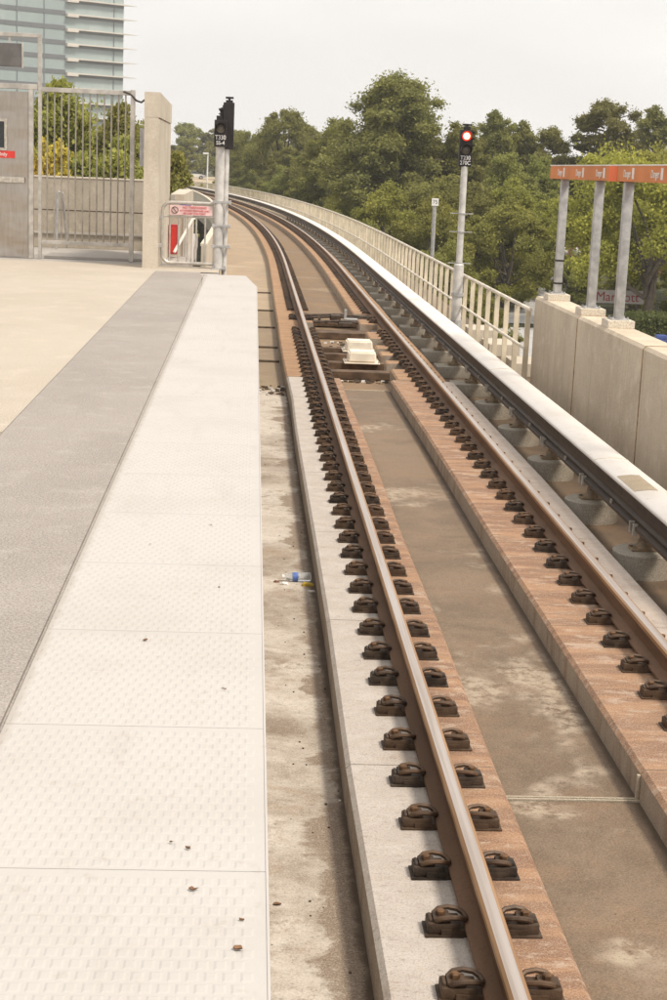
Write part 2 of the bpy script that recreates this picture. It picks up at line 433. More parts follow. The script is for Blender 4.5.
# ------------------------------------------------------------------ terrain
def hz(x, y):
    k = [(-100,-6.5),(85,-6.5),(110,-5.0),(150,-4.2),(195,-4.0),(235,-1.2),(400,-1.0),(9000,-1.0)]
    for (a, za), (b, zb) in zip(k[:-1], k[1:]):
        if y <= b:
            t = max(0, (y-a)/(b-a)); return za+(zb-za)*t
    return -1.0
m = MB(); xs = [-6000,-400,-100,-40,-15,0,15,40,100,400,6000]; ys = [-60,30,60,85,97,110,130,150,172,195,215,235,300,400,1000,8000]
for i in range(len(xs)-1):
    for j in range(len(ys)-1):
        m.quad([(xs[i],ys[j],hz(0,ys[j])),(xs[i+1],ys[j],hz(0,ys[j])),(xs[i+1],ys[j+1],hz(0,ys[j+1])),(xs[i],ys[j+1],hz(0,ys[j+1]))])
struct(m.build('ground', M['grass_ground']))
m = MB(); m.quad([(6,64,-6.47),(60,76,-6.47),(60,84.5,-6.47),(6,84.5,-6.47)])
struct(m.build('road', M['street']))
m = MB(); m.quad([(-40,237,hz(0,237)+.05),(20,237,hz(0,237)+.05),(20,330,hz(0,330)+.15),(-40,330,hz(0,330)+.15)])
struct(m.build('parking_lot', M['far_deck']))
m = MB(); 
for (a, b) in ((86,97),(97,110),(110,122)):
    m.quad([(12,a,hz(0,a)+.05),(19,a,hz(0,a)+.05),(19,b,hz(0,b)+.05),(12,b,hz(0,b)+.05)])
struct(m.build('forecourt', M['street']))

# ------------------------------------------------------------------ guideway and trackbed
YE = 195.0
DECK = -1.40
ST = stations(-3, YE)
m = MB()
m.sweep([(.02,-2.0),(4.62,-2.0),(4.62,-1.45),(.02,-1.45)], stations(-3, 24.6))
m.sweep([(-1.25,-2.0),(4.62,-2.0),(4.62,-1.45),(-1.25,-1.45)], stations(24.62, YE))
struct(m.build('guideway_slab', M['pedestal_conc']))
def sheet(name, x0, x1, y0, y1, z, mt):
    m = MB(); m.sweep([(x0,z-.045),(x1,z-.045),(x1,z),(x0,z)], stations(y0, y1)); return struct(m.build(name, M[mt]))
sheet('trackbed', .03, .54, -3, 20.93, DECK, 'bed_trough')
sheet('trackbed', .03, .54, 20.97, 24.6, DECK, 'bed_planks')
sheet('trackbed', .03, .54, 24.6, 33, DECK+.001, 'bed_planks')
sheet('trackbed', -1.24, .03, 24.6, 33, DECK+.001, 'bed_tan')
sheet('trackbed', -1.24, .54, 33, YE, DECK+.001, 'bed_tan')
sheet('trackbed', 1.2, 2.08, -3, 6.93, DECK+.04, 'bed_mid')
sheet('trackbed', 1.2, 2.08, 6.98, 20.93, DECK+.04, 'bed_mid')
sheet('trackbed', 1.1, 2.12, 20.97, YE, DECK, 'bed_far')
sheet('trackbed', 2.76, 4.60, -3, YE, DECK, 'bed_right')
# sealed joints across the bed
for i, (x0, x1, y, lab) in enumerate([(1.27,1.95,6.955,'pale sealed joint across the trackbed in the near foreground between the rails'),
                          (1.15,2.06,20.95,'pale joint strip across the trackbed just in front of the white boxes'),
                          (.08,.50,20.95,'pale joint strip across the gutter beside the platform edge')]):
    m = MB(); m.box(x0, x1, y-.020, y-.009, DECK-.004, DECK+.010, bev=.003); m.box(x0, x1, y+.010, y+.022, DECK-.004, DECK+.008, bev=.003)
    if i < 2: m.v = [(v[0], v[1], v[2]+.04) for v in m.v]
    tag(setorigin(m.build('expansion_joint', M['seal']), (x0, y, DECK)), lab, 'joint', 'pale joints across the trackbed')
for i, y in enumerate((24.1, 26.0, 29.3, 32.8, 37.5)):
    m = MB(); m.box(.08 if y < 24.5 else -1.1, .47, y-.05, y+.05, DECK-.004, DECK+.028, bev=.006)
    tag(setorigin(m.build('deck_seam', M['seam_dark']), (.3, y, DECK)), ['dark raised strip across the gutter, nearest of five','dark raised strip across the gutter, second nearest','dark raised strip across the deck, middle one of five','dark raised strip across the deck, fourth from the camera','dark raised strip across the deck, farthest of five'][i], 'strip', 'dark strips across the gutter deck')

# plinths (rail beds)
def plinth_obj(label, x0, x1, mt, gaps, seed):
    rnd = random.Random(seed)
    t = thing('rail_plinth', label, 'plinth', (0,0,0))
    y = 6.955-2.42*4; k = 0
    segs = []
    while y < 20.9:
        segs.append((y, min(y+2.42, 20.94))); y += 2.42
    y = 20.97
    while y < 40: segs.append((y, y+2.42)); y += 2.42
    while y < YE-6: segs.append((y, y+9)); y += 9
    off = {}
    def kink(q):
        k = round(q, 1)
        if k not in off: off[k] = (rnd.uniform(-.011, .011), rnd.uniform(-.011, .011))
        return off[k]
    for (a, b) in segs:
        xx0, xx1 = x0, x1
        ka, kb = kink(a), kink(b)
        if a >= 20.9: xx0 += -.03 if mt == 'plinth_left' else .09; xx1 -= .09
        pieces = [(xx0, xx1, a+.004, b-.004)]
        # cut the inner half where the ties cross
        for (g0, g1) in gaps:
            new = []
            for (p0, p1, q0, q1) in pieces:
                if q1 <= g0 or q0 >= g1 or (p1-p0) < .5 and True:
                    new.append((p0, p1, q0, q1)); continue
                if q0 < g0: new.append((p0, p1, q0, g0))
                if q1 > g1: new.append((p0, p1, g1, q1))
                lo, hi = max(q0, g0), min(q1, g1)
                if mt == 'plinth_left': new.append((p0, 1.01, lo, hi))
                else: new.append((2.34, p1, lo, hi))
            pieces = new
        m = MB()
        for (p0, p1, q0, q1) in pieces:
            if q1-q0 < .01: continue
            c = .022
            mid = (xx0+xx1)/2
            def wob(x, y, a=a, b=b, ka=ka, kb=kb, mid=mid):
                t_ = (y-a)/(b-a); i_ = 0 if x < mid else 1
                if abs(x-mid) < .25: return pt(x, y)
                return pt(x+ka[i_]*(1-t_)+kb[i_]*t_, y)
            m.sweep([(p0,DECK-.02),(p1,DECK-.02),(p1,-1.2-c),(p1-c,-1.2),(p0+c,-1.2),(p0,-1.2-c)], stations(q0, q1), fn=wob)
        m.build('plinth_block', M[mt], t)
    return t
gaps = [(22.15,22.75),(23.15,23.75),(24.35,24.7),(25.2,26.2),(27.3,28.6),(29.6,30.7)]
plinth_obj('long concrete rail bed, grey on the platform side and rusty inside, under the left rail', .525, 1.25, 'plinth_left', gaps, 1)
plinth_obj('long rust stained concrete rail bed under the right rail', 1.94, 2.81, 'plinth_right', gaps, 2)
# sealant at plinth joints on the near right bed
m = MB(); m.box(1.925, 1.942, 6.945, 6.965, DECK+.045, -1.225, bev=.004)
tag(setorigin(m.build('joint_sealant', M['seal']), (1.93,6.95,DECK)), 'cream sealant bead down the joint in the right rail bed', 'sealant')

# ------------------------------------------------------------------ running rails with fasteners
RT = -1.0
def rail_profile(cx):
    h = [(-.070,-.168),(.070,-.168),(.070,-.156),(.012,-.135),(.009,-.045),(.034,-.036),(.0355,-.012),(.029,-.0035),(.019,0),(-.015,0),(-.025,-.0025),(-.0355,-.012),(-.034,-.036),(-.009,-.045),(-.012,-.135),(-.070,-.156)]
    mi = [0,0,0,0,0,2,2,2,1,1,2,2,0,0,0,0]
    return [(cx+x, RT+z) for x, z in h], mi
def loop_path(sx):
    # spring clip loop, starts over the block, bows over the foot and returns
    P = [(.030,.032,.056),(.015,.042,.068),(-.02,.044,.074),(-.056,.038,.070),(-.078,.022,.060),(-.085,0,.054),(-.078,-.022,.060),(-.056,-.038,.070),(-.02,-.044,.074),(.015,-.042,.068),(.030,-.032,.056)]
    # x measured towards the block; the foot of the rail is at negative x
    return [(sx*(p[0]), p[1], p[2]) for p in P]
def block_mb(m, cx, sx, mi=0, small=False):
    # cast shoulder, width in X, with stepped top
    if small:
        m.box(cx-.082, cx+.012, -.055, .055, 0, .010, mi, bev=.002)
        m.box(cx-.070, cx+.002, -.045, .045, .009, .050, mi, bev=.006); return
    m.box(cx-.072, cx+.072, -.060, .060, 0, .009, mi, bev=.002)
    m.box(cx-.062, cx+.062, -.047, .047, .008, .050, mi, bev=.007)
    m.box(cx-.032+sx*.01, cx+.034+sx*.01, -.036, .036, .048, .066, mi, bev=.006)
    m.box(cx+sx*.050-.006, cx+sx*.050+.006, -.030, .030, .030, .060, mi, bev=.004)
def make_fastener(small=False):
    m = MB()
    m.box(-.16, .16, -.055, .055, .0, .030, 0)          # plate under the rail
    for sx in (-1, 1): block_mb(m, sx*.148, sx, 0, small and sx > 0)
    return m
clipm = {}
def clip_mesh(sx):
    m = MB(); pts = [(sx*.148+p[0], p[1], p[2]) for p in loop_path(sx)]
    # round it
    sm = []
    for i in range(len(pts)-1):
        a, b = Vector(pts[i]), Vector(pts[i+1])
        sm += [a, (a+b)/2]
    sm.append(Vector(pts[-1]))
    m.tube(sm, .0105, 7)
    return m
def bolt_mesh(sx):
    m = MB(); m.lathe([(.018,.060),(.018,.082),(.013,.086)], (sx*.160,0,0), 6); return m
for ri, (rx, lab, ph, seed) in enumerate([(.93, 'left running rail with a polished top, nearest the platform', 4.84, 3), (2.42, 'right running rail with a polished top, next to the covered third rail', 8.03, 5)]):
    rnd = random.Random(seed)
    t = thing('running_rail', lab, 'rail', (0,0,0))
    prof, mi = rail_profile(rx)
    m = MB(); m.sweep(prof, stations(-3, YE), mi); m.build('rail_bar', [M['rail_rust'], M['rail_top'], M['rail_gauge']], t, smooth=True, auto=28)
    y = ph - .475*int((ph-3.3)/.475) if ri == 0 else ph-.475*int((ph-6.6)/.475)
    first = None; cnt = 0; ys_ = []
    while y < YE-1: ys_.append(y); y += .475
    base = None
    def skip(y): return 27.3 < y < 28.6 or 29.6 < y < 30.7
    ys_ = [q for q in ys_ if not skip(q)]
    meshes = {}
    fm = make_fastener(ri == 1)
    fo = fm.build('rail_fastener', M['clip_iron'], t, smooth=True); cl = []
    for sx in (-1, 1):
        cm_, bm_ = clip_mesh(sx), bolt_mesh(sx)
        if ri == 1 and sx > 0:
            cm_.v = [(v[0]-.026, v[1], v[2]-.008) for v in cm_.v]; bm_.v = [(v[0]-.014, v[1], v[2]-.008) for v in bm_.v]
        c = cm_.build('spring_clip', M['clip_loop'], fo, smooth=True); b = bm_.build('bolt', M['bolt_rust'], fo)
        cl += [c, b]
    comb = MB()   # combined mesh for far ones
    comb.v = list(fm.v); comb.f = list(fm.f); comb.m = list(fm.m)
    for sx in (-1, 1):
        q = clip_mesh(sx); b0 = len(comb.v)
        if ri == 1 and sx > 0: q.v = [(v[0]-.026, v[1], v[2]-.008) for v in q.v]; comb.v += q.v; comb.f += [tuple(i+b0 for i in f) for f in q.f]; comb.m += [1]*len(q.f)
    for i, q in enumerate(ys_[:100]):
        p = pt(rx, q)
        if i == 0: o = fo
        elif i < 46: o = copy_tree(fo, t)
        elif i == 46: o = fc = comb.build('rail_fastener', [M['clip_iron'], M['clip_loop']], t)
        else: o = fc.copy(); COL.objects.link(o); o.parent = t
        o.location = (p[0]+rnd.uniform(-.003,.003), p[1]+rnd.uniform(-.008,.008), -1.2); o.rotation_euler = (0,0,heading(q)+rnd.uniform(-.035,.035))
    m = MB()
    for q in ys_[100:]:
        p = pt(rx, q)
        for sx in (-1, 1): m.box(p[0]+sx*.148-.07, p[0]+sx*.148+.07, p[1]-.05, p[1]+.05, -1.2, -1.12)
        m.box(p[0]-.08, p[0]+.08, p[1]-.05, p[1]+.05, -1.2, -1.165)
    o = m.build('rail_fastener', M['clip_iron'], t); o['kind'] = 'stuff'

# ------------------------------------------------------------------ third rail
t = thing('third_rail', 'dark power rail under a long white cover board beside the right running rail', 'third rail', (0,0,0))
yst = stations(3.0, YE)
m = MB()
top = [(2.966,-.785),(2.968,-.772),(2.976,-.764),(3.00,-.757),(3.10,-.744),(3.20,-.748),(3.262,-.762),(3.282,-.785),(3.284,-.86)]
inn = [(x+(.008 if x < 3.1 else -.008), z-.010) for x, z in top][::-1]
m.sweep(top+inn, yst); m.build('cover_board', M['cover_white'], t, smooth=True, auto=60)
m = MB()
cr = [(2.99,-1.045),(3.16,-1.045),(3.16,-1.015),(3.105,-1.0),(3.095,-.93),(3.14,-.905),(3.14,-.85),(3.03,-.85),(3.005,-.865),(3.005,-.90),(3.04,-.93),(3.04,-.955),(3.02,-.97),(3.02,-.985),(3.04,-1.0),(2.99,-1.018)]
m.sweep(cr, yst); m.build('conductor_bar', M['third_rail'], t)
m = MB(); m.sweep([(2.978,-.86),(2.988,-.86),(2.988,-.78),(2.978,-.78)], yst); m.build('side_strip', M['dark_steel'], t)
m = MB(); m.sweep([(3.262,-1.0),(3.27,-1.0),(3.27,-.80),(3.262,-.80)], yst); m.build('rear_strip', M['cover_white'], t)
m = MB()
tp = [(2.99,-.7565),(3.02,-.7505),(3.10,-.7405),(3.17,-.7425)]
m.sweep(tp+[(x, z-.003) for x, z in tp][::-1], [11.55, 12.15]); m.build('worn_patch', M['cover_patch'], t, smooth=True, auto=60)
# seams of the cover board
for q in (9.2, 12.9, 18.9, 24.9, 30.9, 36.9):
    m = MB(); tq = [(x, z+.0045) for x, z in top[1:-1]]; m.sweep(tq+[(x, z-.006) for x, z in tq][::-1], [q, q+.02]); m.build('cover_seam', M['rail_cream'], t)
# pedestals and insulators
px0 = 3.09
ped_y = [5.55, 7.48, 9.6, 11.52, 13.42, 15.36, 17.32, 19.24]; y = 21.15
while y < 88: ped_y.append(y); y += 1.93
def make_ped(kind, label):
    t = thing('rail_pedestal', label, 'pedestal', (0,0,0), 0, 'concrete pedestals carrying the third rail')
    m = MB()
    if kind == 'round': m.lathe([(.238,0),(.238,.180),(.231,.187),(.05,.190)], (0,0,0), 40)
    else: m.box(-.30, .26, -.24, .24, 0, .17, bev=.012)
    m.build('base', M['pedestal_conc'], t, smooth=True, auto=22)
    m = MB(); m.box(-.11,.11,-.07,.07,.19 if kind=='round' else .17,.205,bev=.004); m.lathe([(.065,.2),(.052,.25),(.045,.27),(.052,.275),(.042,.285),(.038,.33),(.046,.34),(.046,.355)], (0,0,0), 16); m.build('insulator', M['insulator'], t, smooth=True)
    m = MB()
    for yy in (-.055, .055):
        m.box(-.115,-.075,yy-.016,yy+.016,.315,.405,bev=.004); m.box(-.115,.0,yy-.012,yy+.012,.335,.352,bev=.002)
    m.box(-.10,.08,-.05,.05,.352,.362)
    m.build('clamp', M['clamp_light'], t)
    m = MB()
    for sx in (-1,1): m.lathe([(.016,.19),(.016,.215)], (sx*.09,.045,0), 6)
    m.build('anchor_bolt', M['bolt_rust'], t)
    return t
pr = make_ped('round', 'round concrete pedestal with a brown insulator cone under the third rail, second of the round ones')
ps = make_ped('square', 'x')
ordn = ['nearest','second nearest','third nearest','fourth nearest','fifth nearest','sixth nearest','seventh nearest','eighth nearest']
for i, q in enumerate(ped_y):
    p = pt(px0, q); rd = q < 21
    if rd:
        o = pr if i == 0 else copy_tree(pr)
        o['label'] = 'round concrete pedestal holding the third rail beside the wall, %s of the round ones' % ordn[i]
    else:
        o = ps if abs(q-21.15) < .01 else copy_tree(ps)
        o['label'] = 'square concrete pedestal under the third rail in the row beyond the round ones'
    o.location = (p[0], p[1], DECK); o.rotation_euler = (0,0,heading(q))
bk = MB(); bk.box(-.05,-.005,-.016,.016,.352,.385,bev=.004); bk.box(-.052,-.036,-.016,.016,.352,.42,bev=.003)
bo = bk.build('cover_bracket', M['clamp_light'], t)
for i in range(60):
    q = 4.6+.965*2*i; p = pt(3.045, q)
    o = bo if i == 0 else bo.copy()
    if i: COL.objects.link(o); o.parent = t
    o.location = (p[0], p[1], DECK); o.rotation_euler = (0,0,heading(q))

# ------------------------------------------------------------------ ties, switch gear, white boxes
beams = [(22.42,.26,'brown steel tie across the track just in front of the front white box'),
         (23.45,.22,'brown steel tie across the track under the front white box'),
         (24.52,.20,'brown steel tie across the track behind the front white box'),
         (25.35,.16,'thin brown tie across the track behind both white boxes'),
         (27.95,.55,'broad dark tie plate carrying the switch linkage')]
for y, w, lab in beams:
    t = thing('track_tie', lab, 'tie', (1.675, y, -1.30), 0, 'brown ties across the track')
    m = MB(); m.box(-.66, .66, -w/2, w/2, -.09, .02, bev=.008); m.build('beam', M['brown_beam'], t)
    m = MB()
    for sx in (-1, 1):
        m.box(sx*.58-.07, sx*.58+.07, -w/2-.01, w/2+.01, .019, .034, bev=.003)
    m.build('end_plate', M['dark_steel'], t)
t = thing('switch_linkage', 'dark steel rods and boxes crossing between the rails beyond the white boxes', 'switch gear', (1.675, 30.1, -1.28))
m = MB(); m.box(-.66,.66,-.35,.30,-.10,-.03,bev=.01); m.build('base_plate', M['brown_beam'], t)
for yy, zz in ((-.9,.05),(-.1,.06),(.22,.07)):
    m = MB(); m.tube([(-.64,yy,zz-.02),(-.3,yy,zz),(0,yy+.03,zz+.015),(.3,yy,zz),(.64,yy,zz-.03)], .024, 8); m.build('rod', M['gear_brown'], t, smooth=True)
m = MB(); m.box(-.13,.06,-.20,.04,-.03,.11,bev=.015); m.build('gear_box', M['gear_brown'], t)
m = MB(); m.box(-.02,.24,-1.05,-.80,-.02,.05,bev=.012); m.build('gear_box', M['gear_brown'], t)
m = MB(); m.box(.10,.15,-.6,-.5,-.02,.26,bev=.006); m.box(.10,.36,-.66,-.44,.06,.09,bev=.006); m.build('bracket', M['galv'], t)
m = MB(); 
for k in range(9):
    m.box(-.5+k*.12, -.45+k*.12, -.02-.3*(k%3), .05-.3*(k%3), -.02, .04+.02*(k%2), bev=.008)
m.build('lug', M['clip_iron'], t)
def white_box(x, y, lab, rz):
    t = thing('cable_box', lab, 'equipment box', (x, y, -1.275), rz, 'cream boxes between the rails')
    bm = bmesh.new(); bmesh.ops.create_cube(bm, size=1)
    for v in bm.verts:
        k = .93 if v.co.z > 0 else 1.0
        v.co = Vector((v.co.x*.44*k, v.co.y*.42*k, .02+(v.co.z+.5)*.155))
    bmesh.ops.bevel(bm, geom=bm.edges[:], offset=.022, segments=3, affect='EDGES')
    m = MB(); m.addbm(bm); bm.free(); m.build('lid', M['box_cream'], t, smooth=True)
    m = MB(); m.box(-.27,.27,-.25,.25,0,.016,bev=.004); m.build('flange', M['box_cream'], t)
    m = MB()
    for sx in (-1,1):
        for yy in (-.2,.2): m.lathe([(.014,.02),(.014,.04)], (sx*.25,yy,0), 6)
    m.build('bolt', M['clamp_light'], t)
white_box(1.70, 23.45, 'cream white equipment box between the rails, the nearer of the two', 0)
white_box(1.76, 24.98, 'cream white equipment box between the rails, the farther of the two', 0)
# debris by the ties
rnd = random.Random(11)
m = MB()
for i in range(170):
    a = rnd.choice([(1.3,1.95,26.25,27.2),(1.25,2.0,21.95,22.2),(1.3,2.0,25.6,26.2),(.1,.48,20.5,21.4)])
    x, y, s = rnd.uniform(a[0],a[1]), rnd.uniform(a[2],a[3]), rnd.uniform(.01,.035)
    m.box(x-s, x+s, y-s*.8, y+s*.8, DECK, DECK+s*.8, mi=0 if rnd.random() < .75 else 1, mat=None)
o = m.build('debris', [M['seam_dark'], M['wrapper_white']]); o['kind'] = 'stuff'; o['label'] = 'crumbled debris and pale chips on the trackbed round the ties'; o['category'] = 'debris'
m = MB()
for i in range(150):
    x, y, s = rnd.choice([rnd.uniform(.08,.5), rnd.uniform(1.3,1.92), rnd.uniform(.3,.5), rnd.uniform(1.75,1.9)]), rnd.uniform(4,20), rnd.uniform(.002,.006)
    m.box(x-s, x+s, y-s, y+s, DECK, DECK+s, mi=0 if rnd.random() < .9 else 1)
o = m.build('grit', [M['seam_dark'], M['wrapper_white']]); o['kind'] = 'stuff'; o['label'] = 'scattered grit on the trackbed'; o['category'] = 'grit'

# ------------------------------------------------------------------ platform
P0 = -3.0
def poly_prism(m, pts, z0, z1, mi=0):
    b = len(m.v); n_ = len(pts)
    for z in (z0, z1):
        for p in pts: m.v.append((p[0], p[1], z))
    m.f.append(tuple(b+i for i in range(n_))[::-1]); m.m.append(mi)
    m.f.append(tuple(b+n_+i for i in range(n_))); m.m.append(mi)
    for i in range(n_):
        j = (i+1) % n_; m.f.append((b+i, b+j, b+n_+j, b+n_+i)); m.m.append(mi)
m = MB(); poly_prism(m, [(-7.5,P0),(.05,P0),(.05,20.8),(-.09,22.85),(-.5,22.95),(-.5,24.6),(-7.5,24.6)], -.32, -.012)
m.box(-7.5,-.25,P0,22.8,-1.9,-.32)
struct(m.build('platform_slab', M['curb_grey']))
m = MB(); m.quad([(-7.5,P0,0),(-1.424,P0,0),(-1.424,24.6,0),(-7.5,24.6,0)]); m.quad([(-1.424,23.3,0),(-.5,23.3,0),(-.5,24.6,0),(-1.424,24.6,0)])
struct(m.build('platform_floor', M['tan_floor']))
m = MB(); poly_prism(m, [(-1.42,P0),(-.664,P0),(-.70,22.3),(-.76,23.1),(-.76,23.28),(-1.42,23.28)], -.012, .001)
struct(m.build('platform_border', M['grey_band']))
# tactile strip: tiles with raised dashes, set 4 mm proud
t = thing('tactile_strip', 'long off white textured warning strip along the platform edge', 'warning strip', (0,0,0))
y = -.4; tid = 0
tl = []
while y < 22.8:
    tl.append((y, min(y+.915, 22.86))); y += .918
for (a, b) in tl:
    m = MB()
    x1a = .078
    if a > 20:      # chamfered far end
        f = lambda yy: .070 if yy < 20.85 else .070-.155*(yy-20.85)/2.0
        if a < 20.85 < b: poly_prism(m, [(-.66,a),(.070,a),(.070,20.85),(f(b),b),(-.68,b)], -.012, .004)
        else: poly_prism(m, [(-.68,a),(f(a),a),(f(b),b),(-.70,b)], -.012, .004)
        lim = f(b)
    else:
        m.box(-.66, .070, a, b, -.012, .004); lim = .070
    yy = a+.03; r = 0
    while yy < b-.02:
        xx = -.635 + (.018 if r % 2 else 0)
        while xx < lim-.035:
            w, d, h = .0135, .019, .0021
            bb = len(m.v)
            m.v += [(xx-w,yy-d,.004),(xx+w,yy-d,.004),(xx+w,yy+d,.004),(xx-w,yy+d,.004),(xx-w*.6,yy-d*.7,.004+h),(xx+w*.6,yy-d*.7,.004+h),(xx+w*.6,yy+d*.7,.004+h),(xx-w*.6,yy+d*.7,.004+h)]
            for f_ in ((4,5,6,7),(0,1,5,4),(1,2,6,5),(2,3,7,6),(3,0,4,7)): m.f.append(tuple(bb+i for i in f_)); m.m.append(0)
            xx += .036
        yy += .046; r += 1
    m.build('tile', M['tactile_white'], t, fix=False)
m = MB(); m.box(.0705, .077, -.4, 20.85, -.05, .006, bev=.002); m.build('edge_trim', M['tactile_white'], t)
# debris on the strip
for i, (x, y, s) in enumerate([(-.15,3.41,.010),(-.11,3.38,.012),(-.09,3.17,.016),(.01,2.91,.022),(.02,3.03,.010),(-.32,4.99,.013),(-.05,4.51,.014),(-.09,5.68,.012),(-.39,6.33,.010),(-.15,6.71,.011)]):
    rr = random.Random(i); m = MB(); P = []
    for k in range(7): 
        a = 2*PI*k/7; r = s*.75*rr.uniform(.4, 1.2); P.append((r*math.cos(a), r*.55*math.sin(a), .010+rr.uniform(0,.004)))
    m.quad(P); m.quad([(p[0], p[1], p[2]-.002) for p in P][::-1])
    o = m.build('dead_leaf', M['dead_leaf']); o.location = (x, y, 0)
    tag(o, 'tiny brown scrap of dead leaf lying on the white textured strip', 'leaf', 'brown leaf scraps on the white strip')
for (x, y, z, s, lab, mt) in [(-1.45,8.96,.004,.025,'small yellow green leaf on the tan platform floor','green_leaf'), (.18,5.9,DECK+.004,.022,'brown leaf in the gutter near the bottom of the picture','dead_leaf'), (2.0,8.3,DECK+.004,.02,'tan leaf against the foot of the right rail bed','wrapper_white')]:
    rr = random.Random(int(x*100)); m = MB(); P = []
    for k in range(8):
        a = 2*PI*k/8; r = s*rr.uniform(.6, 1.2); P.append((r*math.cos(a), r*.6*math.sin(a), rr.uniform(0,.006)))
    m.quad(P); m.quad([(p[0], p[1], p[2]-.002) for p in P][::-1])
    o = m.build('fallen_leaf', M[mt]); o.location = (x, y, z); tag(o, lab, 'leaf')

# bottle and wrapper
t = thing('plastic_bottle', 'clear plastic water bottle with a blue label lying against the rail bed', 'bottle', (.50, 11.03, DECK+.034), math.radians(4))
R_ = Matrix.Rotation(-PI/2, 4, 'Y')
m = MB(); m.lathe([(.012,0),(.031,.003),(.033,.012),(.033,.135),(.030,.150),(.018,.178),(.0135,.186),(.0135,.198)], (0,0,0), 20, mat=R_); m.build('body', M['clear_plastic'], t, smooth=True)
m = MB(); m.lathe([(.0338,.098),(.0338,.137)], (0,0,0), 20, mat=R_); m.build('label', M['bottle_blue'], t, smooth=True)
m = MB(); m.lathe([(.0155,.197),(.0155,.214)], (0,0,0), 14, mat=R_); m.build('cap', M['wrapper_white'], t, smooth=True)
def crumple(name, mt, loc, s, lab, seed):
    rr = random.Random(seed); bm = bmesh.new(); bmesh.ops.create_icosphere(bm, subdivisions=2, radius=1)
    for v in bm.verts:
        k = rr.uniform(.6, 1.15); v.co = Vector((v.co.x*s[0]*k, v.co.y*s[1]*k, max(0, v.co.z+.4)*s[2]*k))
    m = MB(); m.addbm(bm); bm.free(); o = m.build(name, M[mt]); o.location = loc; tag(o, lab, 'litter')
crumple('snack_wrapper', 'wrapper_yellow', (.465,10.90,DECK), (.05,.02,.02), 'crumpled yellow wrapper next to the plastic bottle', 1)
crumple('paper_scrap', 'wrapper_white', (.30,10.93,DECK), (.035,.02,.012), 'white paper scrap at the neck of the plastic bottle', 2)
crumple('brown_wrapper', 'wrapper_brown', (.245,10.98,DECK), (.022,.014,.012), 'small brown scrap beside the white paper scrap', 3)
crumple('paper_scrap', 'wrapper_white', (.49,10.72,DECK), (.03,.014,.015), 'white scrap between the yellow wrapper and the rail bed', 4)

# ------------------------------------------------------------------ stainless door, gate, sign frame
GY = 25.1
t = thing('steel_door', 'brushed stainless steel exit door with a white push bar and red label', 'door', (-4.0, GY, 0))
m = MB(); m.box(-.55,.455,-.025,.025,.02,2.56,bev=.004); m.build('door_leaf', M['stainless'], t)
m = MB(); m.box(.46,.53,-.05,.05,0,2.60,bev=.006); m.box(-.63,-.56,-.05,.05,0,2.60,bev=.006); m.box(-.63,.60,-.052,.052,2.60,2.68,bev=.006); m.build('door_frame', M['galv_warm'], t)
m = MB()
m.box(-.40,.125,-.045,-.02,1.66,1.70); m.box(-.40,.125,-.045,-.02,2.10,2.14); m.box(.085,.125,-.045,-.02,1.70,2.10); m.box(-.40,-.36,-.045,-.02,1.70,2.10)
wf = m.build('window_frame', M['clamp_light'], t)
m = MB(); m.box(-.36,.085,-.034,-.026,1.70,2.10); m.build('pane', M['glass_dark'], wf)
m = MB(); m.box(-.45,.40,-.10,-.06,1.17,1.26,bev=.008); m.box(-.44,-.40,-.065,-.02,1.18,1.25); m.box(.34,.38,-.065,-.02,1.18,1.25); m.build('push_bar', M['clamp_light'], t)
m = MB(); m.box(-.30,.245,-.036,-.026,1.545,1.655); sg = m.build('label_plate', M['sign_red'], t)
text('lettering', 'Exit Only', .078, M['white_letter'], sg, face_cam(-.02,-.038,1.60), bold=.001)

t = thing('sign_frame', 'tubular steel frame with a dark grey panel above the steel door', 'frame', (-4.0, GY, 2.68))
m = MB(); m.box(-.9,.66,-.03,.03,.70,.76,bev=.006); m.box(.60,.66,-.03,.03,-.0,.70,bev=.006); m.build('frame_tube', M['galv_warm'], t)
m = MB(); m.box(-.9,.355,-.05,.02,.25,.60,bev=.01); m.build('panel', M['grey_panel'], t)
m = MB(); m.box(.357,.375,-.055,.025,.235,.615,bev=.003); m.build('panel_trim', M['galv_warm'], t)
m = MB(); m.box(-.3,-.27,-.02,.02,.60,.70); m.box(.15,.18,-.02,.02,.60,.70); m.build('hanger', M['galv_warm'], t)

t = thing('bar_gate', 'tall stainless steel gate of thin vertical bars between door and pillar', 'gate', (-2.65, GY, 0))
x0, x1 = -.745, .755
m = MB(); m.box(x0,x0+.055,-.035,.035,0,2.68,bev=.005); m.build('post', M['galv_warm'], t)
m = MB(); m.box(x1-.07,x1,-.04,.04,0,2.66,bev=.006); m.build('post', M['galv_warm'], t)
m = MB(); m.box(x0+.055,x1-.07,-.028,.028,2.575,2.645,bev=.005); m.build('top_rail', M['galv_warm'], t)
m = MB(); m.box(x0+.055,x1-.07,-.03,.03,.235,.295,bev=.005); m.build('bottom_rail', M['galv_warm'], t)
for k in range(12):
    xx = x0+.14+k*(1.28/11.6)
    m = MB(); m.tube([(xx,0,.29),(xx,0,2.58)], .0120, 8); m.build('bar', M['galv_dark'], t, smooth=True)
m = MB(); m.tube([(x1-.18,-.02,2.63),(x1-.06,-.03,2.585),(x1+.02,-.05,2.50),(x1+.10,-.06,2.475),(x1+.17,-.08,2.53),(x1+.26,-.1,2.56)], .016, 8); m.build('cable', M['dark_steel'], t, smooth=True)
m = MB(); m.box(-3.33,-1.66,25.3,26.6,.0,.04); struct(m.build('threshold', M['curb_grey']))

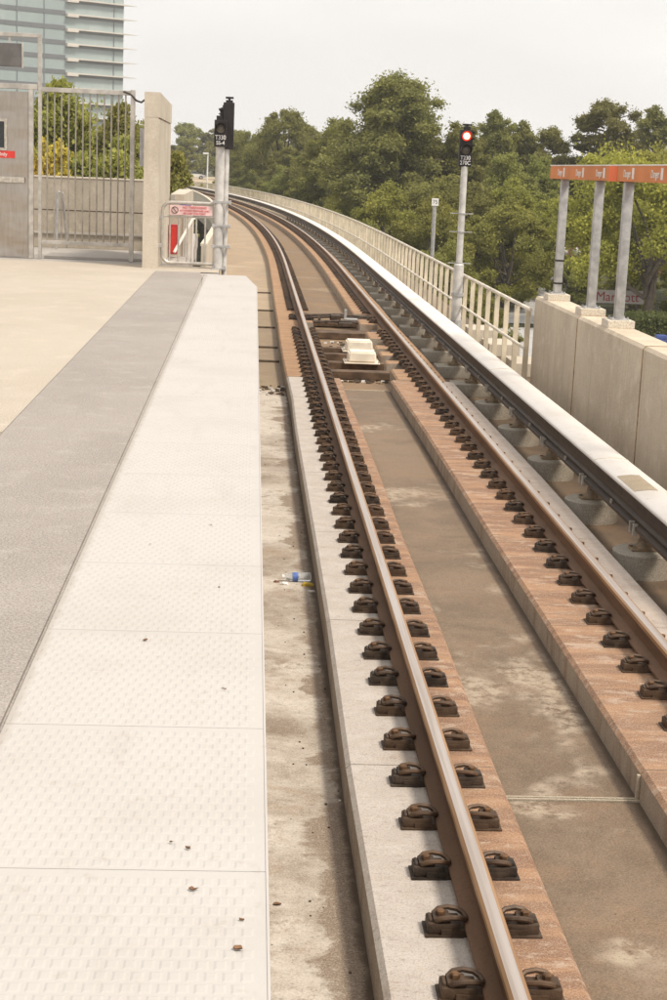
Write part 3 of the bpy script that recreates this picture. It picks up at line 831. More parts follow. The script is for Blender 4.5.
# walls beyond
def wall(label, pts, z0, z1, mt, name='concrete_wall', extra=None, cat='wall'):
    t = thing(name, label, cat, (pts[0][0], pts[0][1], z0))
    m = MB(); poly_prism(m, [(p[0]-pts[0][0], p[1]-pts[0][1]) for p in pts], 0, z1-z0); m.build('wall_panel', M[mt], t)
    return t
m = MB(); poly_prism(m, [(-8,24.62),(-1.0,24.62),(-1.27,36.5),(-8,36.5)], -.3, -.004); struct(m.build('walkway', M['curb_grey']))
t = wall('low stained concrete wall seen through the steel bar gate', [(-8,28.5),(-1.72,28.5),(-1.72,28.72),(-8,28.72)], 0, 1.235, 'back_wall')
m = MB(); m.box(-.02,6.30,-.035,.0,.245,.285,bev=.004); m.build('ledge', M['galv_warm'], t)
m = MB(); m.box(-.0,6.28,-.004,.0,.66,.675); m.build('form_line', M['seam_dark'], t)
m = MB(); m.box(-.02,6.30,-.012,.24,1.235,1.262,bev=.004); m.build('coping', M['cap_conc'], t)
t = thing('bent_pipe', 'thin grey standpipe in front of the low wall behind the gate', 'pipe', (-3.47, 28.0, 0))
m = MB(); m.tube([(0,0,0),(.02,0,1.0)], .024, 8); m.tube([(.02,0,1.0),(.10,.05,.98),(.16,.3,.02)], .02, 8); m.build('tube', M['galv'], t, smooth=True)

# pillar / wing wall
t = thing('concrete_pillar', 'tall pale concrete wing wall end with a grooved side right of the gate', 'wall', (-1.55, 23.85, 0))
m = MB()
def pill(z0, z1, ins):
    poly_prism(m, [(-.115+ins,0+ins),(.11-ins,0+ins),(.11-ins,3.35),(-.115+ins,3.35)], z0, z1)
pill(0, .95, 0); poly_prism(m, [(-.112,.003),(.104,.003),(.104,3.35),(-.112,3.35)], .95, .965); pill(.965, 2.20, 0.003); poly_prism(m, [(-.112,.003),(.098,.003),(.098,3.35),(-.112,3.35)], 2.20, 2.225)
b = len(m.v)
poly_prism(m, [(-.115,0),(.118,0),(.118,3.35),(-.115,3.35)], 2.225, 2.56)
for i in range(b, len(m.v)):
    v = m.v[i]
    if v[2] > 2.5: m.v[i] = (v[0], v[1], v[2]+.03 if v[1] < .1 else v[2]-.03)
m.build('shaft', M['pale_wall'], t)
m = MB(); m.box(-.21,-.118,.45,.62,1.50,2.07,bev=.008); m.build('conduit_box', M['galv'], t)

# swing gate
t = thing('swing_gate', 'low rounded tube gate with a pink warning sign hinged on the pillar', 'gate', (-1.42, 24.2, 0))
W_, H_ = .90, .94
pts = []
r = .13; x0, x1, z0, z1 = .03, .93, .07, .985
def corner(cx, cz, a0, a1):
    return [(cx+r*math.cos(math.radians(a0+(a1-a0)*k/5)), 0, cz+r*math.sin(math.radians(a0+(a1-a0)*k/5))) for k in range(6)]
pts = corner(x1-r, z1-r, 0, 90)+corner(x0+r, z1-r, 90, 180)+corner(x0+r, z0+r, 180, 270)+corner(x1-r, z0+r, 270, 360)
m = MB(); m.tube(pts, .026, 10, closed=True); m.build('frame', M['galv_warm'], t, smooth=True)
m = MB(); m.tube([(x0,0,.775),(x1,0,.775)], .014, 8); m.build('cross_tube', M['galv_warm'], t, smooth=True)
for k in range(6):
    xx = x0+.115+k*.135; m = MB(); m.tube([(xx,0,z0),(xx,0,.775)], .014, 8); m.build('bar', M['galv_warm'], t, smooth=True)
m = MB(); m.box(x0+.11,x1-.14,-.034,-.026,.80,.945,bev=.001); sp = m.build('sign_plate', M['sign_pink'], t)
m = MB()
cc = [(x0+.19+.048*math.cos(a*PI/10), -.037, .872+.048*math.sin(a*PI/10)) for a in range(20)]
m.tube(cc, .005, 6, closed=True); m.tube([cc[7], cc[17]], .005, 6); m.build('symbol', M['seam_dark'], sp)
text('lettering', 'NO TRESPASSING', .052, M['sign_pinkred'], sp, face_cam(x0+.49,-.036,.915), sx=.9, bold=.001)
text('lettering', 'AUTHORIZED PERSONNEL ONLY', .036, M['sign_pinkred'], sp, face_cam(x0+.49,-.036,.868), sx=.85, bold=.001)
text('lettering', 'BEYOND THIS POINT', .042, M['sign_pinkred'], sp, face_cam(x0+.49,-.036,.825), sx=.85, bold=.001)
for zz in (.30,.72):
    m = MB(); m.box(-.035,.03,-.025,.025,zz,zz+.06,bev=.006); m.build('hinge', M['galv'], t)
m = MB(); m.tube([(.90,-.01,.10),(.93,-.04,.02),(.91,-.02,.0),(.95,.0,.09)], .008, 6); m.build('chain', M['dark_steel'], t)

# things behind the swing gate
t = wall('pale wall strip behind the low swing gate', [(-1.43,27.25),(-1.20,27.25),(-1.26,33),(-1.56,33)], -.1, 1.05, 'pale_wall')
t = wall('pale end wall standing beyond the pillar over the walkway', [(-4.6,34.6),(-3.05,34.6),(-3.05,34.85),(-4.6,34.85)], -.3, 1.12, 'cap_conc')
t = thing('hose_cabinet', 'small red cabinet on the pale wall behind the swing gate', 'cabinet', (-1.36, 26.9, .05))
m = MB(); m.box(-.075,.075,-.08,.08,0,.50,bev=.012); m.build('body', M['ext_red'], t); m = MB(); m.box(-.055,.055,-.084,-.08,.03,.46,bev=.001); m.build('door', M['sign_red'], t)
m = MB(); m.box(-.02,.02,-.006,.006,0,.12); 
t = thing('wall_box', 'small grey box above the red cabinet', 'box', (-1.38, 27.0, .82)); m = MB(); m.box(-.04,.04,-.05,.05,0,.22,bev=.006); m.build('casing', M['curb_grey'], t)
t = thing('blue_sign', 'small blue sign seen through the swing gate', 'sign', (-1.17, 27.2, .83))
m = MB(); m.box(-.10,.10,-.008,.008,-.05,.05,bev=.003); m.build('plate', M['sign_blue'], t)
m = MB(); m.box(.07,.11,-.012,-.008,-.03,.03); m.build('mark', M['white_letter'], t)
m = MB(); m.tube([(0,.012,-.91),(0,.012,.05)], .012, 6); m.build('post', M['galv'], t)
t = thing('stair_handrail', 'white sloping handrail behind the swing gate', 'handrail', (-1.0, 26.2, 0))
m = MB(); m.tube([(-.30,0,.12),(-.02,.4,.66),(.02,.45,.68)], .026, 8); m.tube([(-.02,.4,.66),(-.02,.4,-.1)], .02, 8); m.build('tube', M['cover_white'], t, smooth=True)

# left parapet of the guideway
t = thing('guideway_parapet', 'pale curving parapet on the left edge of the guideway behind the signal', 'parapet', (0,0,0))
ysp = stations(38, YE)
m = MB(); m.sweep([(-1.24,DECK-.04),(-1.12,DECK-.04),(-1.12,-.36),(-1.24,-.36)], ysp); m.build('wall_panel', M['pale_wall'], t)
m = MB(); m.sweep([(-1.26,-.36),(-1.10,-.36),(-1.10,-.30),(-1.26,-.30)], ysp); m.build('coping', M['cap_conc'], t)

# ------------------------------------------------------------------ signals
def visor(m, cx, cy, cz, r, L, mi=0):
    # hood open below, pointing to -Y
    n_ = 12; b = len(m.v)
    for (yy) in (cy, cy-L):
        for rr in (r, r-.006):
            for k in range(n_+1):
                a = math.radians(-25+230*k/n_)
                m.v.append((cx+rr*math.cos(a), yy if k not in (0, n_) else cy-(cy-yy)*.6, cz+rr*math.sin(a)))
    q = n_+1
    for k in range(n_):
        m.f += [(b+k, b+k+1, b+2*q+k+1, b+2*q+k), (b+q+k, b+q+k+1, b+3*q+k+1, b+3*q+k), (b+2*q+k, b+2*q+k+1, b+3*q+k+1, b+3*q+k)]; m.m += [mi]*3
t = thing('rail_signal', 'black unlit signal head on a grey double post beside the swing gate', 'signal', (-.50, 24.2, 0), 0)
m = MB(); m.tube([(-.03,0,0),(-.03,0,1.87)], .070, 18); m.build('post', M['pole_grey'], t, smooth=True)
m = MB(); m.tube([(.068,.05,-.2),(.068,.05,1.86)], .040, 14); m.build('conduit', M['pole_grey'], t, smooth=True)
m = MB(); m.box(-.12,.10,-.08,.08,-.01,.02,bev=.004)
for sx in (-.1,.08):
    m.lathe([(.014,.018),(.014,.05)], (sx,-.055,0), 6)
m.build('base_plate', M['galv'], t)
m = MB()
for zz in (.33,.64,1.0):
    m.box(-.10,.13,-.075,-.055,zz,zz+.035,bev=.004); m.box(-.13,-.09,-.08,.0,zz-.01,zz+.045,bev=.006); m.box(.115,.155,-.08,.03,zz-.01,zz+.045,bev=.006)
m.build('clamp', M['galv'], t)
m = MB(); m.box(-.125,.065,-.16,-.02,1.84,2.235,bev=.008); hd = m.build('front_head', M['black_paint'], t)
m = MB(); visor(m, -.03, -.16, 2.11, .082, .12); m.build('visor', M['black_paint'], hd, smooth=True)
m = MB(); m.lathe([(.068,0),(.064,.008),(.035,.02)], (-.03,-.161,2.11), 20, mat=Matrix.Rotation(PI/2,4,'X')); m.build('lens', M['lens_dark'], hd, smooth=True)
text('lettering', 'T330', .092, M['white_letter'], hd, face_cam(-.03,-.163,1.975), sx=.84, bold=.0015)
text('lettering', 'SS-4', .080, M['white_letter'], hd, face_cam(-.03,-.163,1.895), sx=.92, bold=.0015)
m = MB(); m.box(.0,.165,-.02,.13,1.81,2.50,bev=.008); m.box(.035,.14,.0,.10,2.50,2.535,bev=.006); m.box(.03,.15,.02,.08,2.555,2.585,bev=.004); m.box(.07,.105,.03,.07,2.53,2.56); m.build('rear_head', M['black_paint'], t)
sh = []
m = MB()
for zz, dx in ((2.41,.09),(2.27,.10)):
    for k in range(3):
        m.box(-.055+k*.02,.002,-.01+k*.03,.02+k*.03,zz-.05+k*.035,zz-.02+k*.035,bev=.003)
m.box(-.05,.0,-.01,.1,2.24,2.40,bev=.01); m.box(-.07,.0,-.02,.1,2.38,2.41,bev=.004); m.box(-.07,.0,-.02,.1,2.32,2.335,bev=.004); m.box(-.10,-.02,-.05,.05,2.235,2.30,bev=.01)
m.build('side_hood', M['black_paint'], t)

t = thing('rail_signal', 'tall grey post signal showing a red light by the curved railing', 'signal', (3.80, 28.65, DECK), 0)
Z = -DECK
m = MB(); m.tube([(0,0,0),(0,0,1.35)], .095, 16); m.tube([(0,0,1.35),(0,0,1.39)], [.095,.060], 16, cap=False); m.tube([(0,0,1.39),(0,0,1.75+Z)], .060, 16); m.build('post', M['pole_grey'], t, smooth=True)
m = MB()
for zz in (1.38, 1.95, 2.28): 
    m.tube([(0,0,zz-.012),(0,0,zz+.012)], .075, 14); m.box(-.21,.21,-.012,.012,zz-.008,zz+.008,bev=.003)
m.build('bracket', M['galv'], t)
m = MB(); m.tube([(0,0,.78),(0,0,.84)], .115, 14); m.tube([(0,0,.02),(0,0,.12),(0,0,.2),(0,0,.34)], [.16,.16,.12,.11], 10); m.box(-.18,.18,-.15,.15,.0,.03,bev=.005)
for a in range(6): m.box(-.02+.13*math.cos(a), .02+.13*math.cos(a), -.02+.11*math.sin(a), .02+.11*math.sin(a), .03, .10+.05*(a%2), bev=.006)
m.build('base', M['galv'], t)
m = MB(); m.box(-.115,.115,-.06,.10,1.72+Z,2.37+Z,bev=.012); m.box(-.05,.07,-.03,.06,2.37+Z,2.43+Z,bev=.01); m.box(-.07,.09,-.03,.05,2.445+Z,2.475+Z,bev=.006); m.box(-.01,.03,-.01,.03,2.42+Z,2.45+Z)
for zz in (2.33,2.22,2.10): m.box(.11,.15,-.1,.06,zz-.02+Z,zz+.015+Z,bev=.005)
hd = m.build('signal_head', M['black_paint'], t)
m = MB(); visor(m, 0, -.06, 2.26+Z, .10, .14); visor(m, 0, -.06, 2.02+Z, .10, .14); m.build('visor', M['black_paint'], hd, smooth=True)
RX = Matrix.Rotation(PI/2, 4, 'X')
m = MB(); m.lathe([(.084,0),(.084,.012),(.07,.016)], (0,-.061,2.26+Z), 24, mat=RX); m.build('lit_lens', M['lamp_red'], hd)
m = MB(); m.lathe([(.060,0),(.056,.012)], (0,-.077,2.26+Z), 24, mat=RX); m.build('bulb', M['lamp_core'], hd)
m = MB(); m.lathe([(.082,0),(.078,.01),(.05,.022)], (0,-.061,2.02+Z), 24, mat=RX); m.build('dark_lens', M['lens_dark'], hd, smooth=True)
text('lettering', 'T230', .098, M['white_letter'], hd, face_cam(0,-.064,1.873+Z), sx=.9, bold=.0015)
text('lettering', '270C', .098, M['white_letter'], hd, face_cam(0,-.064,1.785+Z), sx=.9, bold=.0015)

# ------------------------------------------------------------------ railing on the right
t = thing('guideway_railing', 'long cream metal railing curving along the outside of the track', 'railing', (3.95, 22.0, DECK))
inv = Matrix.Translation((-3.95,-22.0,-DECK))
def addloc(m): m.v = [tuple(inv @ Vector(v)) for v in m.v]; return m
yr = stations(21.85, YE)
def path(x, z, y0=21.85): return [(*pt(x, q), z) for q in stations(y0, YE)]
m = addloc(MB().tube(path(3.95,-.255), .030, 8)); m.build('top_rail', M['rail_cream'], t, smooth=True)
m = addloc(MB().tube(path(3.90,-.80), .024, 8)); m.build('mid_rail', M['rail_cream'], t, smooth=True)
pm = MB(); pm.box(-.036,.036,-.025,.025,.012,1.12); pm.box(-.055,.055,-.05,.05,.0,.013)
po = pm.build('post', M['rail_cream_bar'], t); m2 = MB(); q = 22.0; k = 0
while q < YE:
    p = pt(3.95, q)
    if k < 100:
        o = po if k == 0 else po.copy()
        if k: COL.objects.link(o); o.parent = t
        o.location = (p[0]-3.95, p[1]-22.0, 0); o.rotation_euler = (0,0,heading(q))
    else:
        m2.box(p[0]-3.98, p[0]-3.92, p[1]-22.02, p[1]-21.98, 0, 1.12)
    q += .955; k += 1
if m2.v: o = m2.build('post', M['rail_cream_bar'], t); o['kind'] = 'stuff'
for i, (x0, x1, y, lab) in enumerate([(4.02,4.50,23.3,'low concrete block outside the railing next to the wall end'),(4.02,4.55,25.9,'low concrete block outside the railing, second from the wall'),(4.02,4.50,28.3,'low concrete block outside the railing, third from the wall')]):
    m = MB(); m.box(x0,x1,y-.02,y+.95,DECK,DECK+.21,bev=.012); tag(setorigin(m.build('concrete_block', M['pedestal_conc' if i > 5 else 'pale_wall']), (x0,y,DECK)), lab, 'block', 'concrete blocks behind the railing')

# ------------------------------------------------------------------ barrier wall, columns, orange fascia
t = thing('barrier_wall', 'thick pale concrete barrier wall with vertical joints right of the third rail', 'wall', (4.02, 21.9, DECK))
segs = [(4.0,9.0),(9.0,12.4),(12.4,15.65),(15.65,18.95),(18.95,21.9)]
for (a, b) in segs:
    m = MB(); ww = [(0,0),(.375,0),(.375,1.30),(.345,1.335),(.03,1.335),(0,1.30)]
    m.sweep([(x, z) for x, z in ww], [a-21.9+.006, b-21.9-.006], fn=lambda x, y: (x, y)); m.build('wall_panel', M['barrier_wall'], t)
    m = MB(); m.sweep([(-.003,0),(.378,0),(.378,1.30),(.346,1.338),(.03,1.338),(-.003,1.30)], [a-21.9-.016, a-21.9+.016], fn=lambda x, y: (x, y)); m.build('joint', M['joint_brown'], t)
m = MB(); m.box(.0,.375,-.004,.0,.0,.0); 
cols = [(21.35,'slim grey steel column nearest the open end of the orange beam, with two black bands'),(19.15,'middle slim grey steel column under the orange beam'),(17.65,'slim grey steel column under the orange beam, right hand one in view'),(12.6,'slim grey steel column under the orange beam, nearest the camera')]
def column():
    t = thing('steel_column', 'x', 'column', (0,0,0), 0, 'grey columns under the orange beam')
    m = MB(); m.box(-.155,.155,-.17,.17,0,.085,bev=.006); m.build('pad', M['cap_conc'], t)
    m = MB(); m.box(-.10,.10,-.11,.11,.085,.099,bev=.003); 
    for sx in (-1,1):
        for sy in (-1,1): m.lathe([(.012,.098),(.012,.12)], (sx*.085,sy*.09,0), 6)
    m.build('base_plate', M['galv'], t)
    m = MB(); m.box(-.053,.053,-.053,.053,.099,1.635,bev=.014); m.build('shaft', M['galv'], t, smooth=True)
    return t
c0 = column()
for i, (y, lab) in enumerate(cols):
    o = c0 if i == 0 else copy_tree(c0); o.location = (4.215, y, -.065); o['label'] = lab
for zz in (.22,.53):
    m = MB(); m.box(-.058,.058,-.058,.058,zz,zz+.022); o = m.build('band', M['black_paint'], c0)
t = thing('orange_beam', 'long orange fascia beam with white lettering on the grey columns', 'beam', (4.12, 21.95, 1.57))
m = MB(); m.box(0,.19,-13,0,0,.172,bev=.003); m.build('fascia', M['orange_fascia'], t)
m = MB(); m.box(-.006,.196,-13.0,.004,.172,.186,bev=.002); m.build('top_trim', M['fascia_top'], t)
m = MB(); m.box(-.004,.194,-4.10,-3.68,-.003,.171); m.build('bright_panel', M['orange_bright'], t)
for yy in (21.15,19.92,18.72,17.28,16.05,14.8,13.6,12.3):
    text('lettering', 'Danger', .115, M['logo_white'], t, face_left(-.003, yy-21.95+.08, .085), sx=1.0, bold=.001)
    m = MB(); m.box(-.005,-.001,yy-21.95-.24,yy-21.95-.15,.03,.15); m.build('logo_bar', M['logo_white'], t)

# ------------------------------------------------------------------ trees
def leaves(rng, C, Rr, n, size, aspect=1.6, flat=.7, shell=.55, sc=.38):
    """n leaf quads spread in lumpy clumps; C (k,3) centres, Rr (k,) radii"""
    k = len(C); idx = rng.integers(0, k, n)
    d = rng.normal(size=(n,3)); d /= np.linalg.norm(d, axis=1)[:,None]
    rad = (shell+(1-shell)*rng.random(n)**.7)
    rad *= (1+sc*rng.normal(size=n)).clip(.15,2.6)
    p = C[idx] + d*(Rr[idx]*rad)[:,None]*np.array([1,1,flat])
    nr = d*.7+rng.normal(size=(n,3))*.8; nr /= np.linalg.norm(nr, axis=1)[:,None]
    a = np.cross(nr, rng.normal(size=(n,3))); a /= np.linalg.norm(a, axis=1)[:,None]; b = np.cross(nr, a)
    s = size*(.6+.8*rng.random(n))[:,None]
    v = np.stack([p-a*s*.5*aspect, p+b*s*.5, p+a*s*.5*aspect, p-b*s*.5], 1).reshape(-1,3)
    tone = np.clip(.5+.28*rng.normal(size=n)+.35*(rng.random(k)[idx]-.5), 0, 1)
    return v, tone
def leaf_mesh(name, v, tone, mat):
    n = len(v)//4; me = bpy.data.meshes.new(name)
    me.vertices.add(4*n); me.vertices.foreach_set('co', v.astype('f').ravel())
    me.loops.add(4*n); me.loops.foreach_set('vertex_index', np.arange(4*n, dtype='i'))
    me.polygons.add(n); me.polygons.foreach_set('loop_start', np.arange(0,4*n,4,dtype='i')); me.polygons.foreach_set('loop_total', np.full(n,4,dtype='i'))
    at_ = me.attributes.new('tone', 'FLOAT', 'FACE'); at_.data.foreach_set('value', tone.astype('f'))
    me.materials.append(mat); me.update(calc_edges=True); return me
def limb_mb(m, a, b, r0, r1, rng, bend=.12):
    a = np.array(a); b = np.array(b); L = np.linalg.norm(b-a); P = []
    off = rng.normal(size=3)*L*bend*.5
    for k in range(6):
        t_ = k/5; P.append(tuple(a+(b-a)*t_+off*math.sin(PI*t_)))
    m.tube(P, [r0+(r1-r0)*k/5 for k in range(6)], 7)
def broadleaf(seed, H, W, mat, n=26000, size=.2, low=.22):
    rng = np.random.default_rng(seed); m = MB(); C = []; Rr = []
    limb_mb(m, (0,0,-.3), (rng.normal()*.2, rng.normal()*.2, H*.45), H*.028, H*.016, rng, .03)
    for k in range(34):
        u = rng.random(); z = H*(low+ (.95-low)*u); prof = math.sin(PI*min(1,(u*.82+.16)))**.7
        a = rng.random()*2*PI; r = W*prof*(.35+.65*rng.random()**.5)*rng.uniform(.8,1.12)
        c = np.array([r*math.cos(a), r*math.sin(a), z]); C.append(c); Rr.append(rng.uniform(.16,.30)*W)
        if k < 16: limb_mb(m, (0,0,H*rng.uniform(.18,.45)), c, H*.012, H*.004, rng)
        for j in range(3):
            d = rng.normal(size=3); d /= np.linalg.norm(d); C.append(c+d*Rr[-1-j]*1.0); Rr.append(rng.uniform(.07,.14)*W)
    C = np.array(C); Rr = np.array(Rr); Rr[0::4] *= 1
    w = Rr**2
    v, tn = leaves(rng, C, Rr, n, size, 1.5, .75, .45)
    return m, leaf_mesh('crown', v, tn, M[mat])
def pine(seed, H, W, mat, n=26000, size=.2, low=.35, sparse=1.0):
    rng = np.random.default_rng(seed); m = MB(); C = []; Rr = []
    limb_mb(m, (0,0,-.3), (rng.normal()*.25, rng.normal()*.25, H*.97), H*.020, H*.005, rng, .02)
    nb = int(46*sparse)
    for k in range(nb):
        u = (k+rng.random())/nb; z = H*(low+(1-low)*u)
        prof = (1-u)**.55*(.55+.45*min(1,u*4))+.10
        a = k*2.4+rng.normal()*.5; r = W*prof*rng.uniform(.55,1.15)
        e = np.array([r*math.cos(a), r*math.sin(a), z+r*rng.uniform(.02,.35)])
        limb_mb(m, (0,0,z-.2), e, H*.006, H*.002, rng)
        for j in range(4):
            t_ = .45+.55*(j/3); c = e*np.array([t_,t_,1]); c[2] = z+(e[2]-z)*t_; c += rng.normal(size=3)*W*.07
            C.append(c); Rr.append(W*rng.uniform(.08,.17)*(1.1-.3*t_))
    C = np.array(C); Rr = np.array(Rr)
    v, tn = leaves(rng, C, Rr, n, size, 2.0, .78, .15, .55)
    return m, leaf_mesh('crown', v, tn, M[mat])
kinds = {}; H0 = {}
def kind(name, res, mt='bark'):
    m, cm = res; to = m.build('trunk', M[mt], None, smooth=True, fix=False); me = to.data; bpy.data.objects.remove(to); kinds[name] = (me, cm); zz = np.empty(len(cm.vertices)*3, 'f'); cm.vertices.foreach_get('co', zz); H0[name] = float(np.percentile(zz[2::3], 99.85))
kind('bigpine', pine(1, 16, 5.6, 'pine_leaf', 210000, .125, .15, 2.6))
kind('pine1', pine(2, 13, 3.0, 'pine_leaf', 80000, .11, .25, 1.3))
kind('pine2', pine(3, 13, 3.4, 'pine_leaf', 60000, .11, .45, .8))
kind('pine3', pine(4, 13, 4.2, 'dark_leaf', 120000, .125, .12, 1.6))
kind('dark', broadleaf(5, 12, 4.3, 'dark_leaf', 140000, .125, .1))
kind('mid', broadleaf(6, 9, 3.8, 'mid_leaf', 120000, .115, .12))
kind('mid2', broadleaf(7, 9, 3.6, 'dark_leaf', 110000, .115, .08))
kind('yellow', broadleaf(8, 10, 4.6, 'yellow_leaf', 130000, .11, .22))
kind('gold', broadleaf(9, 5, 1.9, 'gold_leaf', 30000, .085, .12))
kind('far', pine(10, 12, 3.6, 'pine_leaf', 34000, .2, .2, 1.0))
kind('far2', broadleaf(11, 10, 4.2, 'dark_leaf', 40000, .2, .1))
trnd = random.Random(99)
def tree(k, x, y, ztop, lab, wide=1.0, name='tree', group=None, base=None):
    g = hz(x, y) if base is None else base; s = (ztop-g)/H0[k]
    t = thing(name, lab, 'tree', (x, y, g), trnd.uniform(0, 6.28), group); t.scale = (s*wide, s*wide, s)
    for nm, me in zip(('trunk','crown'), kinds[k]):
        o = bpy.data.objects.new(nm, me); COL.objects.link(o); o.parent = t
    return t
def edge(y): return 4.6-(max(0, y-43)**2)/1600
tree('bigpine', 9.9, 112, 8.0, 'largest pine, its rounded crown rising highest into the sky', 1.28, 'pine_tree')
tree('pine3', 14.6, 112, 5.0, 'broad dark pine on the right shoulder of the largest pine', 1.15, 'pine_tree')
tree('pine3', 6.3, 122, 5.2, 'dark pine just left of the largest pine', 1.1, 'pine_tree')
tree('dark', 2.9, 158, 7.0, 'bushy dark green tree with a pointed top right of the black signal head', .95, 'broadleaf_tree')
tree('dark', -1.0, 178, 5.2, 'lower dark tree immediately right of the black signal head', .85, 'broadleaf_tree')
tree('dark', 6.3, 140, 4.6, 'rounded dark tree between the pointed one and the largest pine', .9, 'broadleaf_tree')
tree('pine1', 18.2, 120, 6.3, 'thin pine with a sparse top right of the red signal', 1.0, 'pine_tree')
tree('pine1', 20.6, 122, 5.7, 'thin pine, second right of the red signal', 1.0, 'pine_tree')
tree('pine2', 22.6, 121, 5.3, 'thin pine above the left end of the orange beam', 1.05, 'pine_tree')
tree('pine2', 26.4, 120, 7.4, 'open umbrella shaped pine above the middle of the orange beam', 1.15, 'pine_tree')
tree('pine2', 30.2, 128, 5.4, 'pine at the right above the orange beam', 1.0, 'pine_tree')
tree('pine1', 33.0, 130, 7.6, 'tall pine at the right edge of the picture', 1.1, 'pine_tree')
tree('pine3', 16.6, 104, 2.9, 'dark conifer right behind the red signal post', 1.15, 'conifer_tree')
tree('pine3', 20.2, 112, 3.0, 'dark conifer behind the left end of the orange beam', 1.0, 'conifer_tree')
tree('dark', 24.8, 122, 3.2, 'dark tree filling the gap under the orange beam', 1.0, 'broadleaf_tree')
tree('yellow', 21.4, 84, 3.1, 'yellow green tree with a forked trunk behind the grey columns', 1.0, 'broadleaf_tree')
tree('yellow', 27.5, 96, 3.6, 'yellow green tree at the right edge behind the orange beam', 1.1, 'broadleaf_tree')
tree('mid', 7.9, 94, .9, 'light green tree standing behind the middle of the railing', .95, 'broadleaf_tree')
tree('mid', 10.8, 92, .2, 'light green tree left of the red signal post', 1.05, 'broadleaf_tree')
tree('mid2', 9.2, 74, -1.6, 'dark low tree in front of the light green one by the railing', 1.0, 'broadleaf_tree')
tree('mid', 15.0, 92, .3, 'light green spreading tree right of the red signal post', 1.2, 'broadleaf_tree')
tree('mid', 16.2, 98, 1.4, 'light green tree behind the spreading one right of the signal', 1.05, 'broadleaf_tree')
tree('mid2', 8.9, 63, -2.9, 'dull green small tree behind the railing near the red signal post', 1.1, 'broadleaf_tree')
tree('mid2', 12.3, 102, 1.4, 'dark round tree at the foot of the largest pine', 1.3, 'broadleaf_tree')
tree('mid2', 13.8, 99, 1.0, 'dark round tree right of the foot of the largest pine', 1.3, 'broadleaf_tree')
tree('mid2', 22.6, 92, -2.9, 'dark rounded shrub tree behind the hotel sign', 1.2, 'broadleaf_tree')
tree('mid2', 19.6, 95, -3.2, 'dark shrub left of the hotel sign', 1.3, 'broadleaf_tree')
tree('mid2', 25.6, 88, -3.0, 'dark shrub behind the clipped hedge', 1.5, 'broadleaf_tree')
tree('mid', 5.6, 108, .0, 'light green treetop peeping over the far railing', 1.0, 'broadleaf_tree')
tree('mid2', 4.4, 124, 1.4, 'olive treetop over the railing left of the light green tree', 1.0, 'broadleaf_tree')
tree('mid2', 2.6, 146, 1.6, 'dark treetop over the far bend of the railing', 1.0, 'broadleaf_tree')
# left side behind the gate
tree('mid', -7.6, 62, 4.3, 'large green tree behind the bar gate, left one', .85, 'broadleaf_tree')
tree('mid', -5.5, 66, 3.7, 'large green tree behind the bar gate, right one', .75, 'broadleaf_tree')
tree('dark', -11.0, 68, 3.3, 'green tree hidden behind the steel door', 1.0, 'broadleaf_tree')
tree('gold', -5.6, 44, 2.0, 'yellow bush with orange tips behind the bar gate', .66, 'yellow_bush', base=-3.5)
# wood behind
lab = 'dark tree in the wood behind the front trees right of the signal head'
for i in range(46):
    x = -2+i*1.3+trnd.uniform(-.6,.6); y = trnd.uniform(128, 165)
    while x-5.5 < edge(y) and y < 192: y += 4
    k = trnd.choice(['pine1','pine3','dark','pine3','dark']); z = (2.6+trnd.uniform(-1.2,1.0)+(.9 if 8 < x*95/y < 16 else 0)-1.57)*y/145+1.57
    tree(k, x, y, z, lab, 1.1, 'wood_tree', 'trees of the wood behind')
lab = 'hazy distant pine on the left beyond the parking lot'
for i in range(22):
    x = -34+i*2.4+trnd.uniform(-.8,.8); y = trnd.uniform(265, 300) if i % 3 == 0 else trnd.uniform(335, 350)
    tree('far' if i % 4 else 'far2', x, y, 6.5+trnd.uniform(-1.5,3.6), lab, 1.2, 'distant_tree', 'hazy trees beyond the parking lot')
for i, (x, y, z, l2) in enumerate([(-5.0,214,-.3,'low dark shrub by the parking lot left of the signal post'),(-8.9,222,-.5,'light green tree right of the pillar in the distance'),(-7.0,216,-.8,'low dark shrub over the far end of the parapet'),(-3.2,210,.2,'small tree at the parking lot edge just right of the black signal'),(-.6,206,1.0,'small tree behind the far railing bend'),(2.6,204,1.6,'small tree beyond the far railing bend at the wood edge')]):
    tree('mid2' if i != 1 else 'mid', x, y, z, l2, 1.0, 'low_tree')

# hedge
t = thing('clipped_hedge', 'clipped green box hedge right of the hotel sign', 'hedge', (22.2, 76, -6.5))
rng = np.random.default_rng(3); nn = 30000
p = rng.random((nn,3))*np.array([6.6,3.0,1.62])-np.array([3.3,1.5,0])
ax = rng.integers(0,3,nn); 
p[ax==0,0] = np.sign(p[ax==0,0])*3.3; p[ax==1,1] = -1.5; p[ax==2,2] = 1.62
p += rng.normal(size=(nn,3))*.07
nr = rng.normal(size=(nn,3)); nr /= np.linalg.norm(nr,axis=1)[:,None]; a_ = np.cross(nr, rng.normal(size=(nn,3))); a_ /= np.linalg.norm(a_,axis=1)[:,None]; b_ = np.cross(nr,a_); s_ = .07
v = np.stack([p-a_*s_, p+b_*s_*.7, p+a_*s_, p-b_*s_*.7],1).reshape(-1,3)
o = bpy.data.objects.new('foliage', leaf_mesh('foliage', v, rng.random(nn), M['hedge_leaf'])); COL.objects.link(o); o.parent = t
m = MB(); m.box(-3.2,3.2,-1.4,1.4,0,1.52); m.build('core', M['hedge_leaf'], t)

